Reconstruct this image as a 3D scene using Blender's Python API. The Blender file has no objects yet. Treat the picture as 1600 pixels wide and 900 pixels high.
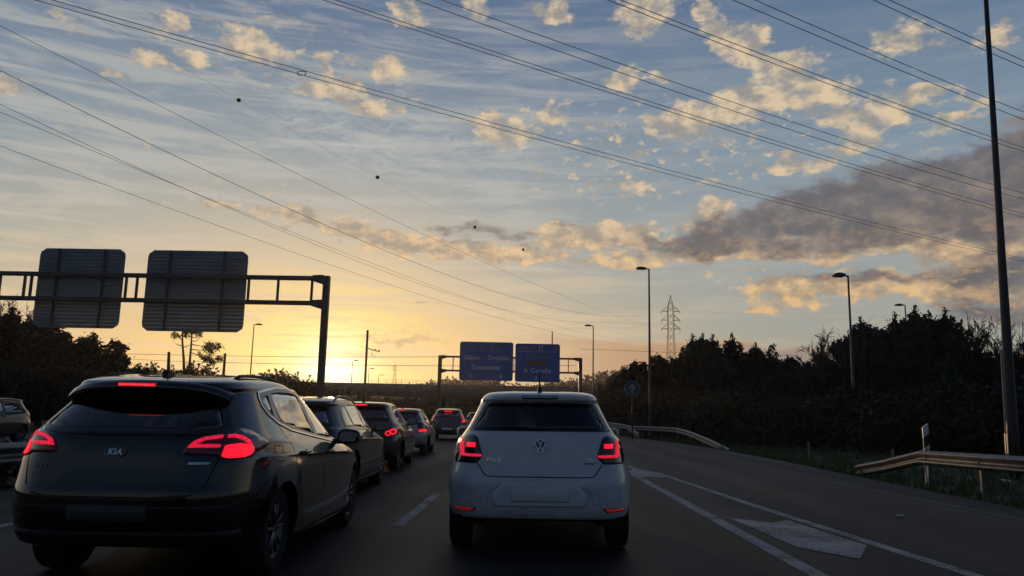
import bpy, bmesh, math, random
import numpy as np
from math import radians, sin, cos, pi, sqrt, atan2, hypot
from mathutils import Vector, Matrix
from mathutils.bvhtree import BVHTree
from mathutils.geometry import delaunay_2d_cdt

random.seed(7)
scene = bpy.context.scene
COL = scene.collection

# ------------------------------------------------------------------ camera
FPX, CAMH = 1230.0, 1.2
YAW, PITCH, ROLL = radians(1.5729), radians(9.2958), radians(1.2)
fw = Vector((-sin(YAW) * cos(PITCH), cos(YAW) * cos(PITCH), sin(PITCH)))
r0 = fw.cross(Vector((0, 0, 1))).normalized()
u0 = r0.cross(fw)
rt = r0 * cos(ROLL) + u0 * sin(ROLL)
up = u0 * cos(ROLL) - r0 * sin(ROLL)
cam_d = bpy.data.cameras.new('camera')
cam = bpy.data.objects.new('camera', cam_d)
COL.objects.link(cam)
cam_d.sensor_width = 36.0
cam_d.lens = FPX / 1600 * 36
cam_d.clip_start = 0.05
cam_d.clip_end = 6000
cam.matrix_world = Matrix(((rt.x, up.x, -fw.x, 0), (rt.y, up.y, -fw.y, 0), (rt.z, up.z, -fw.z, CAMH), (0, 0, 0, 1)))
scene.camera = cam
EYE = Vector((0, 0, CAMH))


def ray(px, py):
    return fw + rt * ((px - 800) / FPX) - up * ((py - 450) / FPX)


def at(px, py, Y=None, z=None, X=None):
    """survey helper: the world point seen at photo pixel (px, py) at a known distance, height or offset"""
    d = ray(px, py)
    t = Y / d.y if Y is not None else ((z - CAMH) / d.z if z is not None else X / d.x)
    return EYE + d * t


def azel(px, py):
    d = ray(px, py).normalized()
    return math.degrees(atan2(d.x, d.y)), math.degrees(math.asin(d.z))


# ------------------------------------------------------------------ view + sun
scene.view_settings.view_transform = 'Standard'
scene.view_settings.look = 'None'
scene.view_settings.exposure = 0.0
scene.view_settings.gamma = 1.0
scene.view_settings.use_curve_mapping = False
scene.render.engine = 'CYCLES'
scene.cycles.max_bounces = 6
scene.cycles.diffuse_bounces = 2
scene.cycles.glossy_bounces = 3
scene.cycles.transparent_max_bounces = 12
scene.cycles.volume_bounces = 0
scene.cycles.use_denoising = True

SUN_AZ, SUN_EL = -14.1, 2.8
sun_d = bpy.data.lights.new('sun', 'SUN')
sun_d.energy = 1.5
sun_d.angle = radians(0.5)
sun_d.color = (1.0, 0.58, 0.27)
sun = bpy.data.objects.new('sun', sun_d)
COL.objects.link(sun)
sdir = Vector((sin(radians(SUN_AZ)) * cos(radians(SUN_EL)), cos(radians(SUN_AZ)) * cos(radians(SUN_EL)), sin(radians(SUN_EL))))
sun.rotation_euler = sdir.to_track_quat('Z', 'Y').to_euler()

# ------------------------------------------------------------------ world: evening sky with broken cloud
world = bpy.data.worlds.new('World')
scene.world = world
world.use_nodes = True
WT = world.node_tree
WT.nodes.clear()


class G:
    """tiny node-graph writer"""

    def __init__(self, tree):
        self.t = tree

    def n(self, typ, **kw):
        nd = self.t.nodes.new(typ)
        for k, v in kw.items():
            setattr(nd, k, v)
        return nd

    def set(self, sock, v):
        if isinstance(v, bpy.types.NodeSocket):
            self.t.links.new(v, sock)
        else:
            sock.default_value = v

    def math(self, op, a, b=0.0, c=0.0, clamp=False):
        nd = self.n('ShaderNodeMath', operation=op, use_clamp=clamp)
        self.set(nd.inputs[0], a)
        self.set(nd.inputs[1], b)
        self.set(nd.inputs[2], c)
        return nd.outputs[0]

    def vmath(self, op, a, b=None, scale=None):
        nd = self.n('ShaderNodeVectorMath', operation=op)
        self.set(nd.inputs[0], a)
        if b is not None:
            self.set(nd.inputs[1], b)
        if scale is not None:
            self.set(nd.inputs['Scale'], scale)
        return nd.outputs['Value'] if op in ('LENGTH', 'DOT_PRODUCT') else nd.outputs[0]

    def xyz(self, x, y, z):
        nd = self.n('ShaderNodeCombineXYZ')
        for i, v in enumerate((x, y, z)):
            self.set(nd.inputs[i], v)
        return nd.outputs[0]

    def step(self, v, a, b, c=0.0, d=1.0):
        nd = self.n('ShaderNodeMapRange', interpolation_type='SMOOTHSTEP')
        for i, q in enumerate((v, a, b, c, d)):
            self.set(nd.inputs[i], q)
        return nd.outputs[0]

    def noise(self, vec, scale, detail=4.0, rough=0.55, dist=0.0):
        nd = self.n('ShaderNodeTexNoise')
        self.set(nd.inputs['Vector'], vec)
        nd.inputs['Scale'].default_value = scale
        nd.inputs['Detail'].default_value = detail
        nd.inputs['Roughness'].default_value = rough
        nd.inputs['Distortion'].default_value = dist
        return nd.outputs['Fac']

    def mix(self, f, a, b, mode='MIX'):
        nd = self.n('ShaderNodeMix', data_type='RGBA', blend_type=mode)
        nd.clamp_result = False
        self.set(nd.inputs[0], f)
        self.set(nd.inputs[6], a)
        self.set(nd.inputs[7], b)
        return nd.outputs[2]

    def ramp(self, f, stops, interp='EASE'):
        nd = self.n('ShaderNodeValToRGB')
        cr = nd.color_ramp
        cr.interpolation = interp
        while len(cr.elements) < len(stops):
            cr.elements.new(0.5)
        for e, (p, c) in zip(cr.elements, stops):
            e.position = p
            e.color = c
        self.set(nd.inputs[0], f)
        return nd.outputs[0]


def lin(r, g, b):
    """display colour 0..255 -> linear"""
    f = lambda c: c / 12.92 if c <= 0.04045 else ((c + 0.055) / 1.055) ** 2.4
    return (f(r / 255), f(g / 255), f(b / 255), 1.0)


g = G(WT)
tc = g.n('ShaderNodeTexCoord').outputs['Generated']
dirv = g.vmath('NORMALIZE', tc)
sp = g.n('ShaderNodeSeparateXYZ')
g.set(sp.inputs[0], dirv)
dx, dy, dz = sp.outputs
az = g.math('MULTIPLY', g.math('ARCTAN2', dx, dy), 57.29578)
el = g.math('MULTIPLY', g.math('ARCSINE', dz), 57.29578)

nish = g.n('ShaderNodeTexSky', sky_type='NISHITA')
nish.sun_disc = False
nish.sun_elevation = radians(SUN_EL)
nish.sun_rotation = radians(SUN_AZ)
nish.air_density = 1.0
nish.dust_density = 2.0
nish.ozone_density = 1.5

# clear-air colour by height, and the western glow
f90 = g.math('DIVIDE', el, 90.0, clamp=True)
away = g.ramp(f90, [(0.0, lin(168, 150, 132)), (0.055, lin(160, 163, 153)), (0.11, lin(152, 162, 163)), (0.2, lin(130, 150, 166)),
                    (0.33, lin(90, 114, 146)), (0.5, lin(68, 90, 124)), (1.0, lin(40, 56, 84))], 'LINEAR')
daz = g.math('SUBTRACT', az, SUN_AZ)
daz = g.math('MULTIPLY', daz, g.step(daz, -6.0, 12.0, 1.0, 1.55))      # the glow reaches further to the left
del_ = g.math('SUBTRACT', el, SUN_EL - 0.3)


def glow(sa, se, p=1.0):
    a = g.math('POWER', g.math('DIVIDE', g.math('ABSOLUTE', daz), sa), 2.0)
    b = g.math('POWER', g.math('DIVIDE', g.math('ABSOLUTE', del_), se), 2.0)
    r = g.math('POWER', g.math('ADD', a, b), p)
    return g.math('POWER', 2.71828, g.math('MULTIPLY', r, -1.0))


sky = away
sky = g.mix(g.math('MULTIPLY', glow(38, 13.5), 0.80), sky, lin(190, 186, 168))
sky = g.mix(g.math('MULTIPLY', glow(17, 10.0), 0.78), sky, lin(244, 214, 176))
sky = g.mix(g.math('MULTIPLY', glow(28, 5.0), 0.88), sky, lin(254, 206, 134))
sky = g.mix(g.math('MULTIPLY', glow(11.5, 6.0), 0.97), sky, lin(255, 212, 100))
core = glow(6.0, 4.5)
sky = g.mix(core, sky, (1.35, 1.12, 0.42, 1))
core2 = glow(2.2, 2.0)
sky = g.mix(core2, sky, (2.6, 2.3, 1.5, 1))
# the physical sky stays underneath as a share of the light
nc = g.vmath('SCALE', nish.outputs[0], scale=0.012)
sky = g.mix(0.04, sky, nc)

# cloud coordinates: degrees, warped
base = g.xyz(az, g.math('MULTIPLY', el, 1.55), 0.0)
wn = g.n('ShaderNodeTexNoise')
g.set(wn.inputs['Vector'], base)
wn.inputs['Scale'].default_value = 0.42
wn.inputs['Detail'].default_value = 4.0
warp = g.vmath('SCALE', g.vmath('SUBTRACT', wn.outputs['Color'], (0.5, 0.5, 0.5)), scale=2.6)
flat = g.xyz(az, el, 0.0)
wpos = g.vmath('ADD', flat, warp)


ws = g.n('ShaderNodeSeparateXYZ')
g.set(ws.inputs[0], wpos)
KD = 57.3 / FPX


def spots(lst, grow=1.5):
    """cloud patches as (azimuth, elevation, half-width, half-height in degrees, tilt, weight)"""
    out = []
    for (px, py, rx, ry, rot, amp) in lst:
        a, e = azel(px, py)
        out.append((a, e, rx * KD * grow / cos(radians(e)), ry * KD * grow, rot, amp))
    return out


def blobs(lst):
    acc = None
    for (a, e, rx, ry, rot, amp) in lst:
        m = g.n('ShaderNodeMapping', vector_type='TEXTURE')
        # each patch waits for the one before it, which keeps the compiled sky small
        g.set(m.inputs[0], wpos if acc is None else g.xyz(ws.outputs[0], ws.outputs[1], acc))
        m.inputs[1].default_value = (a, e, 0)
        m.inputs[2].default_value = (0, 0, radians(-rot))
        m.inputs[3].default_value = (rx, ry, 1e6)
        v = g.step(g.vmath('LENGTH', m.outputs[0]), 1.0, 0.0, 0.0, amp)
        acc = v if acc is None else g.math('ADD', acc, v)
    return acc if acc is not None else 0.0


LIT = [(272, 42, 22, 16, 0, 1), (232, 90, 20, 18, 0, 1.1), (311, 92, 22, 16, 0, 1.1), (275, 106, 20, 9, 10, 1), (402, 76, 60, 25, 8, 1.15),
       (172, 120, 24, 8, 8, .7), (15, 138, 30, 16, 15, 1), (507, 95, 16, 20, 0, 1), (488, 137, 26, 18, 0, 1), (605, 105, 34, 22, 0, 1),
       (560, 152, 60, 20, 18, 1), (622, 178, 16, 10, 20, 1), (545, 128, 30, 12, 0, .9), (640, 20, 38, 18, 10, 1), (742, 10, 32, 18, 0, 1),
       (857, 12, 40, 18, 10, 1), (782, 206, 65, 26, 5, 1.1), (862, 180, 35, 18, -20, .9), (1010, 22, 50, 34, 0, 1.15), (1108, 20, 20, 28, 0, 1.1),
       (1165, 72, 60, 34, 25, 1.15), (970, 125, 40, 18, 5, 1.1), (1030, 120, 16, 9, 0, .9), (1130, 178, 80, 38, -10, 1.1), (1045, 190, 55, 26, 0, 1),
       (1270, 150, 90, 24, 8, 1.1), (1330, 188, 48, 18, 0, 1.1), (1390, 185, 30, 18, 0, 1), (1447, 148, 48, 17, 0, 1.1), (1228, 240, 25, 13, 0, 1),
       (1225, 262, 24, 9, 0, 1), (975, 290, 58, 9, -3, .95), (1000, 236, 20, 10, 0, .9), (1350, 216, 30, 17, 0, 1), (1120, 280, 24, 11, 0, .9),
       (640, 380, 110, 22, 5, 1.2), (500, 348, 120, 14, 8, 1.0), (770, 396, 120, 16, 3, 1.2), (890, 370, 80, 22, 0, 1.2), (975, 368, 70, 20, 0, 1.2), (1010, 406, 150, 14, 0, 1.2),
       (1110, 335, 50, 24, -15, 1), (1250, 388, 210, 22, 3, 1.05), (1400, 445, 160, 18, 3, 1), (1250, 452, 110, 22, 0, 1), (1550, 395, 90, 28, 0, 1), (1400, 360, 120, 30, 0, .9),
       (1185, 482, 36, 8, 0, .9), (660, 478, 55, 4, 0, .8), (330, 320, 36, 6, 0, .8), (242, 322, 22, 5, 0, .7), (1300, 250, 60, 20, -20, .6),
       (1540, 330, 120, 60, 0, .9), (1420, 60, 60, 26, 10, .75), (1240, 110, 50, 26, 0, .8), (1500, 180, 60, 18, -10, .8), (1560, 60, 40, 24, 0, .6),
       (640, 528, 75, 12, 3, .75), (430, 22, 60, 8, 0, .6), (100, 30, 80, 24, 20, .5), (1500, 470, 80, 18, 0, .9)]
DARK = [(745, 364, 120, 12, 3, .62), (900, 356, 50, 9, 0, .6), (1000, 372, 80, 12, 0, .8), (1140, 366, 110, 26, -8, 1.1), (1280, 322, 150, 42, -8, 1.15), (1450, 300, 160, 58, -10, 1.2), (1590, 285, 100, 75, 0, 1.1),
        (1200, 394, 170, 16, 0, .9), (1360, 434, 110, 12, 4, 1), (1520, 440, 100, 22, 0, .9), (1540, 490, 100, 24, 0, 1), (1480, 350, 160, 40, 0, 1), (1000, 388, 80, 8, 0, .7),
        (1720, 260, 120, 90, 0, 1.1), (1700, 400, 140, 60, 0, 1.1)]
n1 = g.noise(base, 0.36, 7.0, 0.62)
toward = g.xyz(g.math('ADD', az, -0.55), g.math('ADD', g.math('MULTIPLY', el, 1.55), -0.75), 0.0)
n1s = g.noise(toward, 0.36, 5.0, 0.6)
relief = g.step(g.math('SUBTRACT', n1, n1s), -0.13, 0.16)
nf = g.noise(g.xyz(az, g.math('MULTIPLY', el, 1.75), 7.0), 1.05, 5.0, 0.6)
n1c = g.math('ADD', g.math('MULTIPLY', g.math('SUBTRACT', n1, 0.5), 1.7), g.math('MULTIPLY', g.math('SUBTRACT', nf, 0.5), 1.5))
puff = g.step(g.math('ADD', g.math('MULTIPLY', nf, 0.72), g.math('MULTIPLY', n1, 0.28)), 0.525, 0.63)
n2 = g.noise(g.xyz(az, g.math('MULTIPLY', el, 2.4), 3.3), 0.2, 6.0, 0.6)
n2c = g.math('ADD', g.math('MULTIPLY', g.math('SUBTRACT', n2, 0.5), 2.3), g.math('MULTIPLY', g.math('SUBTRACT', nf, 0.5), 0.9))

# high thin cirrus, thicker to the left
cr = g.n('ShaderNodeMapping', vector_type='POINT')
g.set(cr.inputs[0], flat)
cr.inputs[2].default_value = (0, 0, radians(14))
cr.inputs[3].default_value = (0.085, 0.85, 1)
c1 = g.noise(cr.outputs[0], 1.0, 7.0, 0.66, 0.5)
cveil = g.math('MULTIPLY', g.step(c1, 0.42, 0.62), g.step(az, 18.0, -10.0, 0.2, 1.0))
cveil = g.math('MULTIPLY', cveil, g.step(el, 44.0, 12.0, 0.15, 1.0))
veil_col = g.mix(g.step(el, 2.0, 17.0), lin(238, 206, 156), lin(184, 184, 178))
sky = g.mix(g.math('MULTIPLY', cveil, 0.75), sky, veil_col)
cr2 = g.n('ShaderNodeMapping', vector_type='POINT')
g.set(cr2.inputs[0], wpos)
cr2.inputs[2].default_value = (0, 0, radians(-38))
cr2.inputs[3].default_value = (0.35, 2.1, 1)
c2 = g.step(g.noise(cr2.outputs[0], 1.0, 3.0, 0.6, 0.3), 0.35, 0.72)
PUFF = [(1080, 215, 330, 100, 0, 1.0), (1330, 190, 160, 70, 0, .8), (540, 110, 150, 60, 10, .9), (960, 290, 150, 40, 0, .9), (330, 70, 140, 60, 10, .75), (800, 200, 120, 40, 0, .8), (700, 378, 360, 40, 4, 1.0), (450, 330, 160, 30, 8, .6), (250, 250, 200, 60, 10, .45), (1250, 430, 260, 50, 3, .9), (620, 520, 120, 26, 3, .5)]
RIP = [(640, 240, 200, 90, 12, 1.0), (480, 200, 130, 70, 20, .7)]

# low bank at the horizon right of the glow
bank_top = g.math('ADD', g.math('ADD', 6.1, g.math('MULTIPLY', az, -0.045)), g.math('MULTIPLY', g.math('SUBTRACT', g.noise(base, 0.16, 5.0, 0.6), 0.5), 2.4))
bank_d = g.math('SUBTRACT', bank_top, el)
bank = g.math('MULTIPLY', g.step(bank_d, -0.05, 0.35), g.math('MULTIPLY', g.step(az, -3.0, 8.0), g.step(az, 48.0, 30.0)))
bank_col = g.mix(g.step(az, 4.0, 22.0), lin(192, 150, 114), lin(150, 136, 128))
bank_col = g.mix(g.step(bank_d, 0.5, 0.0, 0.0, 0.6), bank_col, lin(222, 184, 130))
sky = g.mix(g.math('MULTIPLY', bank, 0.92), sky, bank_col)

warm = g.mix(g.step(el, 6.0, 18.0), lin(234, 190, 134), lin(222, 199, 165))
shade = g.mix(g.step(el, 4.0, 20.0), lin(168, 148, 124), lin(152, 150, 146))
lit_col = g.mix(relief, shade, warm)
dk_col = g.mix(g.step(n1, 0.40, 0.74), lin(97, 94, 99), lin(138, 129, 123))
dk_col = g.mix(g.math('MULTIPLY', g.step(nf, 0.52, 0.68), g.step(el, 16.0, 7.0, 0.04, 0.6)), dk_col, lin(206, 166, 120))
low = g.step(el, -0.2, -1.2)


# dusk: the eastern half of the dome, away from the set of the sun, is dimmer
csun = g.vmath('DOT_PRODUCT', dirv, (sin(radians(SUN_AZ)), cos(radians(SUN_AZ)), 0.0))
east = g.step(csun, 0.54, -0.35)
dusk_col = g.mix(east, (1, 1, 1, 1), (0.25, 0.315, 0.41, 1))


def finish(m_lit, m_dark, m_rip=None):
    c = sky
    if m_rip is not None:
        c = g.mix(g.math('MULTIPLY', m_rip, 0.55), c, lin(184, 188, 186))
    c = g.mix(g.math('MULTIPLY', m_lit, 0.95), c, lit_col)
    if m_dark is not None:
        c = g.mix(g.math('MULTIPLY', m_dark, 0.9), c, dk_col)
    c = g.mix(low, c, (0.02, 0.02, 0.02, 1))            # below the horizon: dim earth
    c = g.mix(1.0, c, dusk_col, 'MULTIPLY')
    bg = g.n('ShaderNodeBackground')
    g.set(bg.inputs[0], g.vmath('SCALE', c, scale=10.0))
    bg.inputs[1].default_value = 0.1
    return bg.outputs[0]


# the same kind of broken cloud continues over the rest of the dome
n3 = g.noise(dirv, 3.2, 6.0, 0.6)
closure = finish(g.step(n3, 0.58, 0.76, 0.0, 0.6), None)
LS, DS, RS, PS = spots(LIT), spots(DARK), spots(RIP, 1.45), spots(PUFF, 1.3)
EDGES = [-60, -22, -11, -3, 5, 13, 21, 30, 62]
for lo, hi in zip(EDGES[:-1], EDGES[1:]):
    near = lambda q: [b for b in q if b[0] + b[2] + 1.6 > lo and b[0] - b[2] - 1.6 < hi]
    lb, db, rb = near(LS), near(DS), near(RS)
    lsum = blobs(lb)
    ml = g.math('MULTIPLY', g.step(g.math('ADD', lsum, n1c), 0.24, 0.82), g.step(lsum, 0.02, 0.4))
    pb = near(PS)
    if pb:
        ml = g.math('MAXIMUM', ml, g.math('MULTIPLY', puff, g.math('MINIMUM', blobs(pb), 0.85)))
    md = mr = None
    if db:
        dsum = blobs(db)
        md = g.math('MULTIPLY', g.step(g.math('ADD', dsum, n2c), 0.28, 1.15), g.step(dsum, 0.02, 0.45))
    if rb:
        mr = g.math('MULTIPLY', c2, blobs(rb))
    part = finish(ml, md, mr)
    inside = g.math('MULTIPLY', g.math('GREATER_THAN', az, lo), g.math('LESS_THAN', az, hi))
    inside = g.math('MULTIPLY', inside, g.math('LESS_THAN', el, 44.0))
    mx = g.n('ShaderNodeMixShader')
    g.set(mx.inputs[0], inside)
    WT.links.new(closure, mx.inputs[1])
    WT.links.new(part, mx.inputs[2])
    closure = mx.outputs[0]
wo = g.n('ShaderNodeOutputWorld')
WT.links.new(closure, wo.inputs[0])
world.cycles.sampling_method = 'MANUAL'
world.cycles.sample_map_resolution = 512

# ------------------------------------------------------------------ materials
MATS = {}


def mat(name, color, rough=0.6, metal=0.0, coat=0.0, emit=None, estr=0.0, spec=0.5, var=0.0, vscale=8.0, bump=0.0, bscale=40.0, coords='Object'):
    if name in MATS:
        return MATS[name]
    m = bpy.data.materials.new(name)
    m.use_nodes = True
    t = m.node_tree
    b = t.nodes['Principled BSDF']
    q = G(t)
    c = (*color[:3], 1.0)
    b.inputs['Base Color'].default_value = c
    b.inputs['Roughness'].default_value = rough
    b.inputs['Metallic'].default_value = metal
    b.inputs['Coat Weight'].default_value = coat
    b.inputs['Coat Roughness'].default_value = 0.03
    b.inputs['Specular IOR Level'].default_value = spec
    if emit:
        b.inputs['Emission Color'].default_value = (*emit[:3], 1)
        b.inputs['Emission Strength'].default_value = estr
    if var or bump:
        co = q.n('ShaderNodeTexCoord').outputs[coords]
        if var:
            f = q.noise(co, vscale, 6.0, 0.65)
            lo = tuple(x * (1 - var) for x in color[:3]) + (1,)
            hi = tuple(min(1, x * (1 + var)) for x in color[:3]) + (1,)
            t.links.new(q.mix(q.step(f, 0.3, 0.7), lo, hi), b.inputs['Base Color'])
            t.links.new(q.step(f, 0.2, 0.8, max(0, rough - 0.08), min(1, rough + 0.1)), b.inputs['Roughness'])
        if bump:
            bn = q.n('ShaderNodeBump')
            bn.inputs['Strength'].default_value = bump
            bn.inputs['Distance'].default_value = 0.01
            q.set(bn.inputs['Height'], q.noise(co, bscale, 5.0, 0.6))
            t.links.new(bn.outputs[0], b.inputs['Normal'])
    MATS[name] = m
    return m


STEEL = mat('galvanised steel', (0.34, 0.34, 0.35), 0.42, 0.85, var=0.25, vscale=5)
RAILM = mat('weathered guard rail', (0.15, 0.155, 0.165), 0.5, 0.75, var=0.45, vscale=4)
GANTRY = mat('painted gantry steel', (0.10, 0.10, 0.105), 0.5, 0.4, var=0.2, vscale=2)
DARKST = mat('dark steel', (0.05, 0.05, 0.055), 0.5, 0.4)
WIREM = mat('cable', (0.03, 0.03, 0.035), 0.6, 0.3)
ALU = mat('sign back aluminium', (0.27, 0.32, 0.37), 0.55, 0.1, var=0.12, vscale=1.5)
BLUE2 = mat('small sign blue', (0.015, 0.055, 0.17), 0.5)
BLUE = mat('sign blue', (0.010, 0.19, 0.60), 0.45, var=0.12, vscale=1.2)
SIGNW = mat('sign white', (0.72, 0.74, 0.76), 0.5)
SIGNT = mat('sign lettering', (0.92, 0.95, 0.98), 0.5)
SIGNG = mat('sign green', (0.02, 0.16, 0.08), 0.5)
SIGNO = mat('sign orange brown', (0.20, 0.14, 0.07), 0.5)
CONC = mat('concrete', (0.26, 0.25, 0.235), 0.85, var=0.3, vscale=0.7, bump=0.3, bscale=6)
WOOD = mat('timber pole', (0.10, 0.075, 0.055), 0.85, var=0.3, vscale=6)
BARK = mat('bark', (0.07, 0.055, 0.045), 0.9, var=0.35, vscale=7, bump=0.5, bscale=14)
PLASTW = mat('white plastic', (0.72, 0.73, 0.74), 0.5, var=0.12, vscale=9)
BLACKP = mat('black plastic', (0.016, 0.016, 0.017), 0.55)
PAINTM = mat('road paint', (0.50, 0.49, 0.47), 0.7, var=0.3, vscale=5, bump=0.4, bscale=70)


def worn_paint():
    m = PAINTM
    t = m.node_tree
    q = G(t)
    b = t.nodes['Principled BSDF']
    co = q.n('ShaderNodeTexCoord').outputs['Object']
    f1 = q.noise(co, 1.3, 8.0, 0.7)
    f2 = q.noise(co, 34.0, 3.0, 0.7)
    w = q.step(q.math('ADD', q.math('MULTIPLY', f1, 0.55), q.math('MULTIPLY', f2, 0.45)), 0.40, 0.57)
    t.links.new(q.mix(w, (0.09, 0.09, 0.09, 1), (0.46, 0.455, 0.445, 1)), b.inputs['Base Color'])


worn_paint()


def asphalt():
    m = mat('asphalt', (0.045, 0.045, 0.047), 0.62, spec=0.14)
    t = m.node_tree
    q = G(t)
    b = t.nodes['Principled BSDF']
    co = q.n('ShaderNodeTexCoord').outputs['Object']
    mp = q.n('ShaderNodeMapping')
    q.set(mp.inputs[0], co)
    mp.inputs[3].default_value = (1.0, 0.06, 1.0)
    streak = q.noise(mp.outputs[0], 1.4, 5.0, 0.6)
    patch = q.noise(co, 0.35, 5.0, 0.6)
    grain = q.math('ADD', q.math('MULTIPLY', q.noise(co, 75.0, 3.0, 0.8), 0.6), q.math('MULTIPLY', q.noise(co, 17.0, 4.0, 0.75), 0.4))
    crack = q.n('ShaderNodeTexVoronoi', feature='DISTANCE_TO_EDGE')
    wv = q.vmath('ADD', co, q.vmath('SCALE', q.xyz(q.noise(co, 1.1, 4.0), q.noise(co, 1.7, 4.0), 0.0), scale=1.6))
    q.set(crack.inputs['Vector'], wv)
    crack.inputs['Scale'].default_value = 0.28
    cm = q.math('MULTIPLY', q.step(crack.outputs['Distance'], 0.006, 0.0), q.step(patch, 0.5, 0.62))
    v = q.math('ADD', q.math('MULTIPLY', streak, 0.5), q.math('ADD', q.math('MULTIPLY', patch, 0.35), q.math('MULTIPLY', grain, 0.85)))
    sx = q.n('ShaderNodeSeparateXYZ')
    q.set(sx.inputs[0], co)
    # wheel paths polished darker along each lane, an oil line between them
    trk = q.math('SINE', q.math('MULTIPLY', q.math('ADD', sx.outputs[0], 0.55), 3.55))
    v = q.math('ADD', v, q.math('MULTIPLY', trk, q.math('MULTIPLY', streak, 0.16)))
    c = q.mix(q.step(v, 0.58, 1.18), (0.0075, 0.0077, 0.0088, 1), (0.043, 0.043, 0.045, 1))
    stain = q.step(q.noise(mp.outputs[0], 0.7, 6.0, 0.7), 0.58, 0.74)
    c = q.mix(q.math('MULTIPLY', stain, 0.55), c, (0.007, 0.007, 0.008, 1))
    c = q.mix(q.math('MULTIPLY', cm, 0.7), c, (0.014, 0.014, 0.014, 1))
    t.links.new(c, b.inputs['Base Color'])
    t.links.new(q.step(v, 0.5, 1.15, 0.5, 0.72), b.inputs['Roughness'])
    bn = q.n('ShaderNodeBump')
    bn.inputs['Strength'].default_value = 0.5
    bn.inputs['Distance'].default_value = 0.006
    q.set(bn.inputs['Height'], q.math('ADD', grain, q.math('MULTIPLY', q.noise(co, 30.0, 3.0), 0.6)))
    t.links.new(bn.outputs[0], b.inputs['Normal'])
    return m


ASPH = asphalt()


def foliage(name, c, var=0.5):
    m = mat(name, c, 0.75, spec=0.25)
    t = m.node_tree
    q = G(t)
    b = t.nodes['Principled BSDF']
    co = q.n('ShaderNodeTexCoord').outputs['Object']
    oi = q.n('ShaderNodeObjectInfo').outputs['Random']
    f = q.math('ADD', q.math('MULTIPLY', q.noise(co, 1.1, 4.0), 0.7), q.math('MULTIPLY', oi, 0.3))
    lo = tuple(x * (1 - var) for x in c) + (1,)
    hi = tuple(x * (1 + var) for x in c) + (1,)
    t.links.new(q.mix(q.step(f, 0.3, 0.75), lo, hi), b.inputs['Base Color'])
    return m


LEAF = foliage('dark evergreen leaves', (0.026, 0.039, 0.033))
PINE = foliage('pine needles', (0.025, 0.038, 0.033))
SHRUB = foliage('hedge leaves', (0.026, 0.037, 0.029))
GRASSM = foliage('verge grass', (0.085, 0.115, 0.042))
FARLEAF = foliage('far woodland leaves', (0.05, 0.06, 0.04))
SOIL = mat('earth and grass', (0.050, 0.062, 0.028), 0.95, var=0.45, vscale=0.9, bump=0.6, bscale=5)

# ------------------------------------------------------------------ mesh helpers


def mesh(name, V, Fc, m=None, parent=None, smooth=False, mats=None, fmat=None):
    me = bpy.data.meshes.new(name)
    me.from_pydata([tuple(v) for v in V], [], [tuple(f) for f in Fc])
    if mats:
        for q in mats:
            me.materials.append(q)
        if fmat is not None:
            me.polygons.foreach_set('material_index', np.asarray(fmat, dtype=np.int32))
    elif m:
        me.materials.append(m)
    if smooth:
        me.polygons.foreach_set('use_smooth', np.ones(len(me.polygons), dtype=bool))
    me.update()
    return link(name, me, parent)


def link(name, me, parent=None, loc=None):
    o = bpy.data.objects.new(name, me)
    COL.objects.link(o)
    if parent:
        o.parent = parent
    if loc is not None:
        o.location = loc
    return o


def tag(o, label=None, cat=None, group=None, kind=None):
    for k, v in (('label', label), ('category', cat), ('group', group), ('kind', kind)):
        if v:
            o[k] = v
    return o


def thing(name, label, cat, loc=(0, 0, 0), rz=0.0, group=None):
    o = bpy.data.objects.new(name, None)
    COL.objects.link(o)
    o.empty_display_size = 0.3
    o.location = loc
    o.rotation_euler = (0, 0, rz)
    return tag(o, label, cat, group)


def dup(root, loc, rz=0.0, scale=None, label=None):
    r = root.copy()
    COL.objects.link(r)
    r.location = loc
    r.rotation_euler = (0, 0, rz)
    if scale:
        r.scale = scale
    if label:
        r['label'] = label
    for ch in KIDS.get(root.name, []):
        c = ch.copy()
        COL.objects.link(c)
        c.parent = r
        for g2 in KIDS.get(ch.name, []):
            d = g2.copy()
            COL.objects.link(d)
            d.parent = c
    return r


KIDS = {}


def note_kids():
    KIDS.clear()
    for o in COL.objects:
        if o.parent:
            KIDS.setdefault(o.parent.name, []).append(o)


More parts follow.
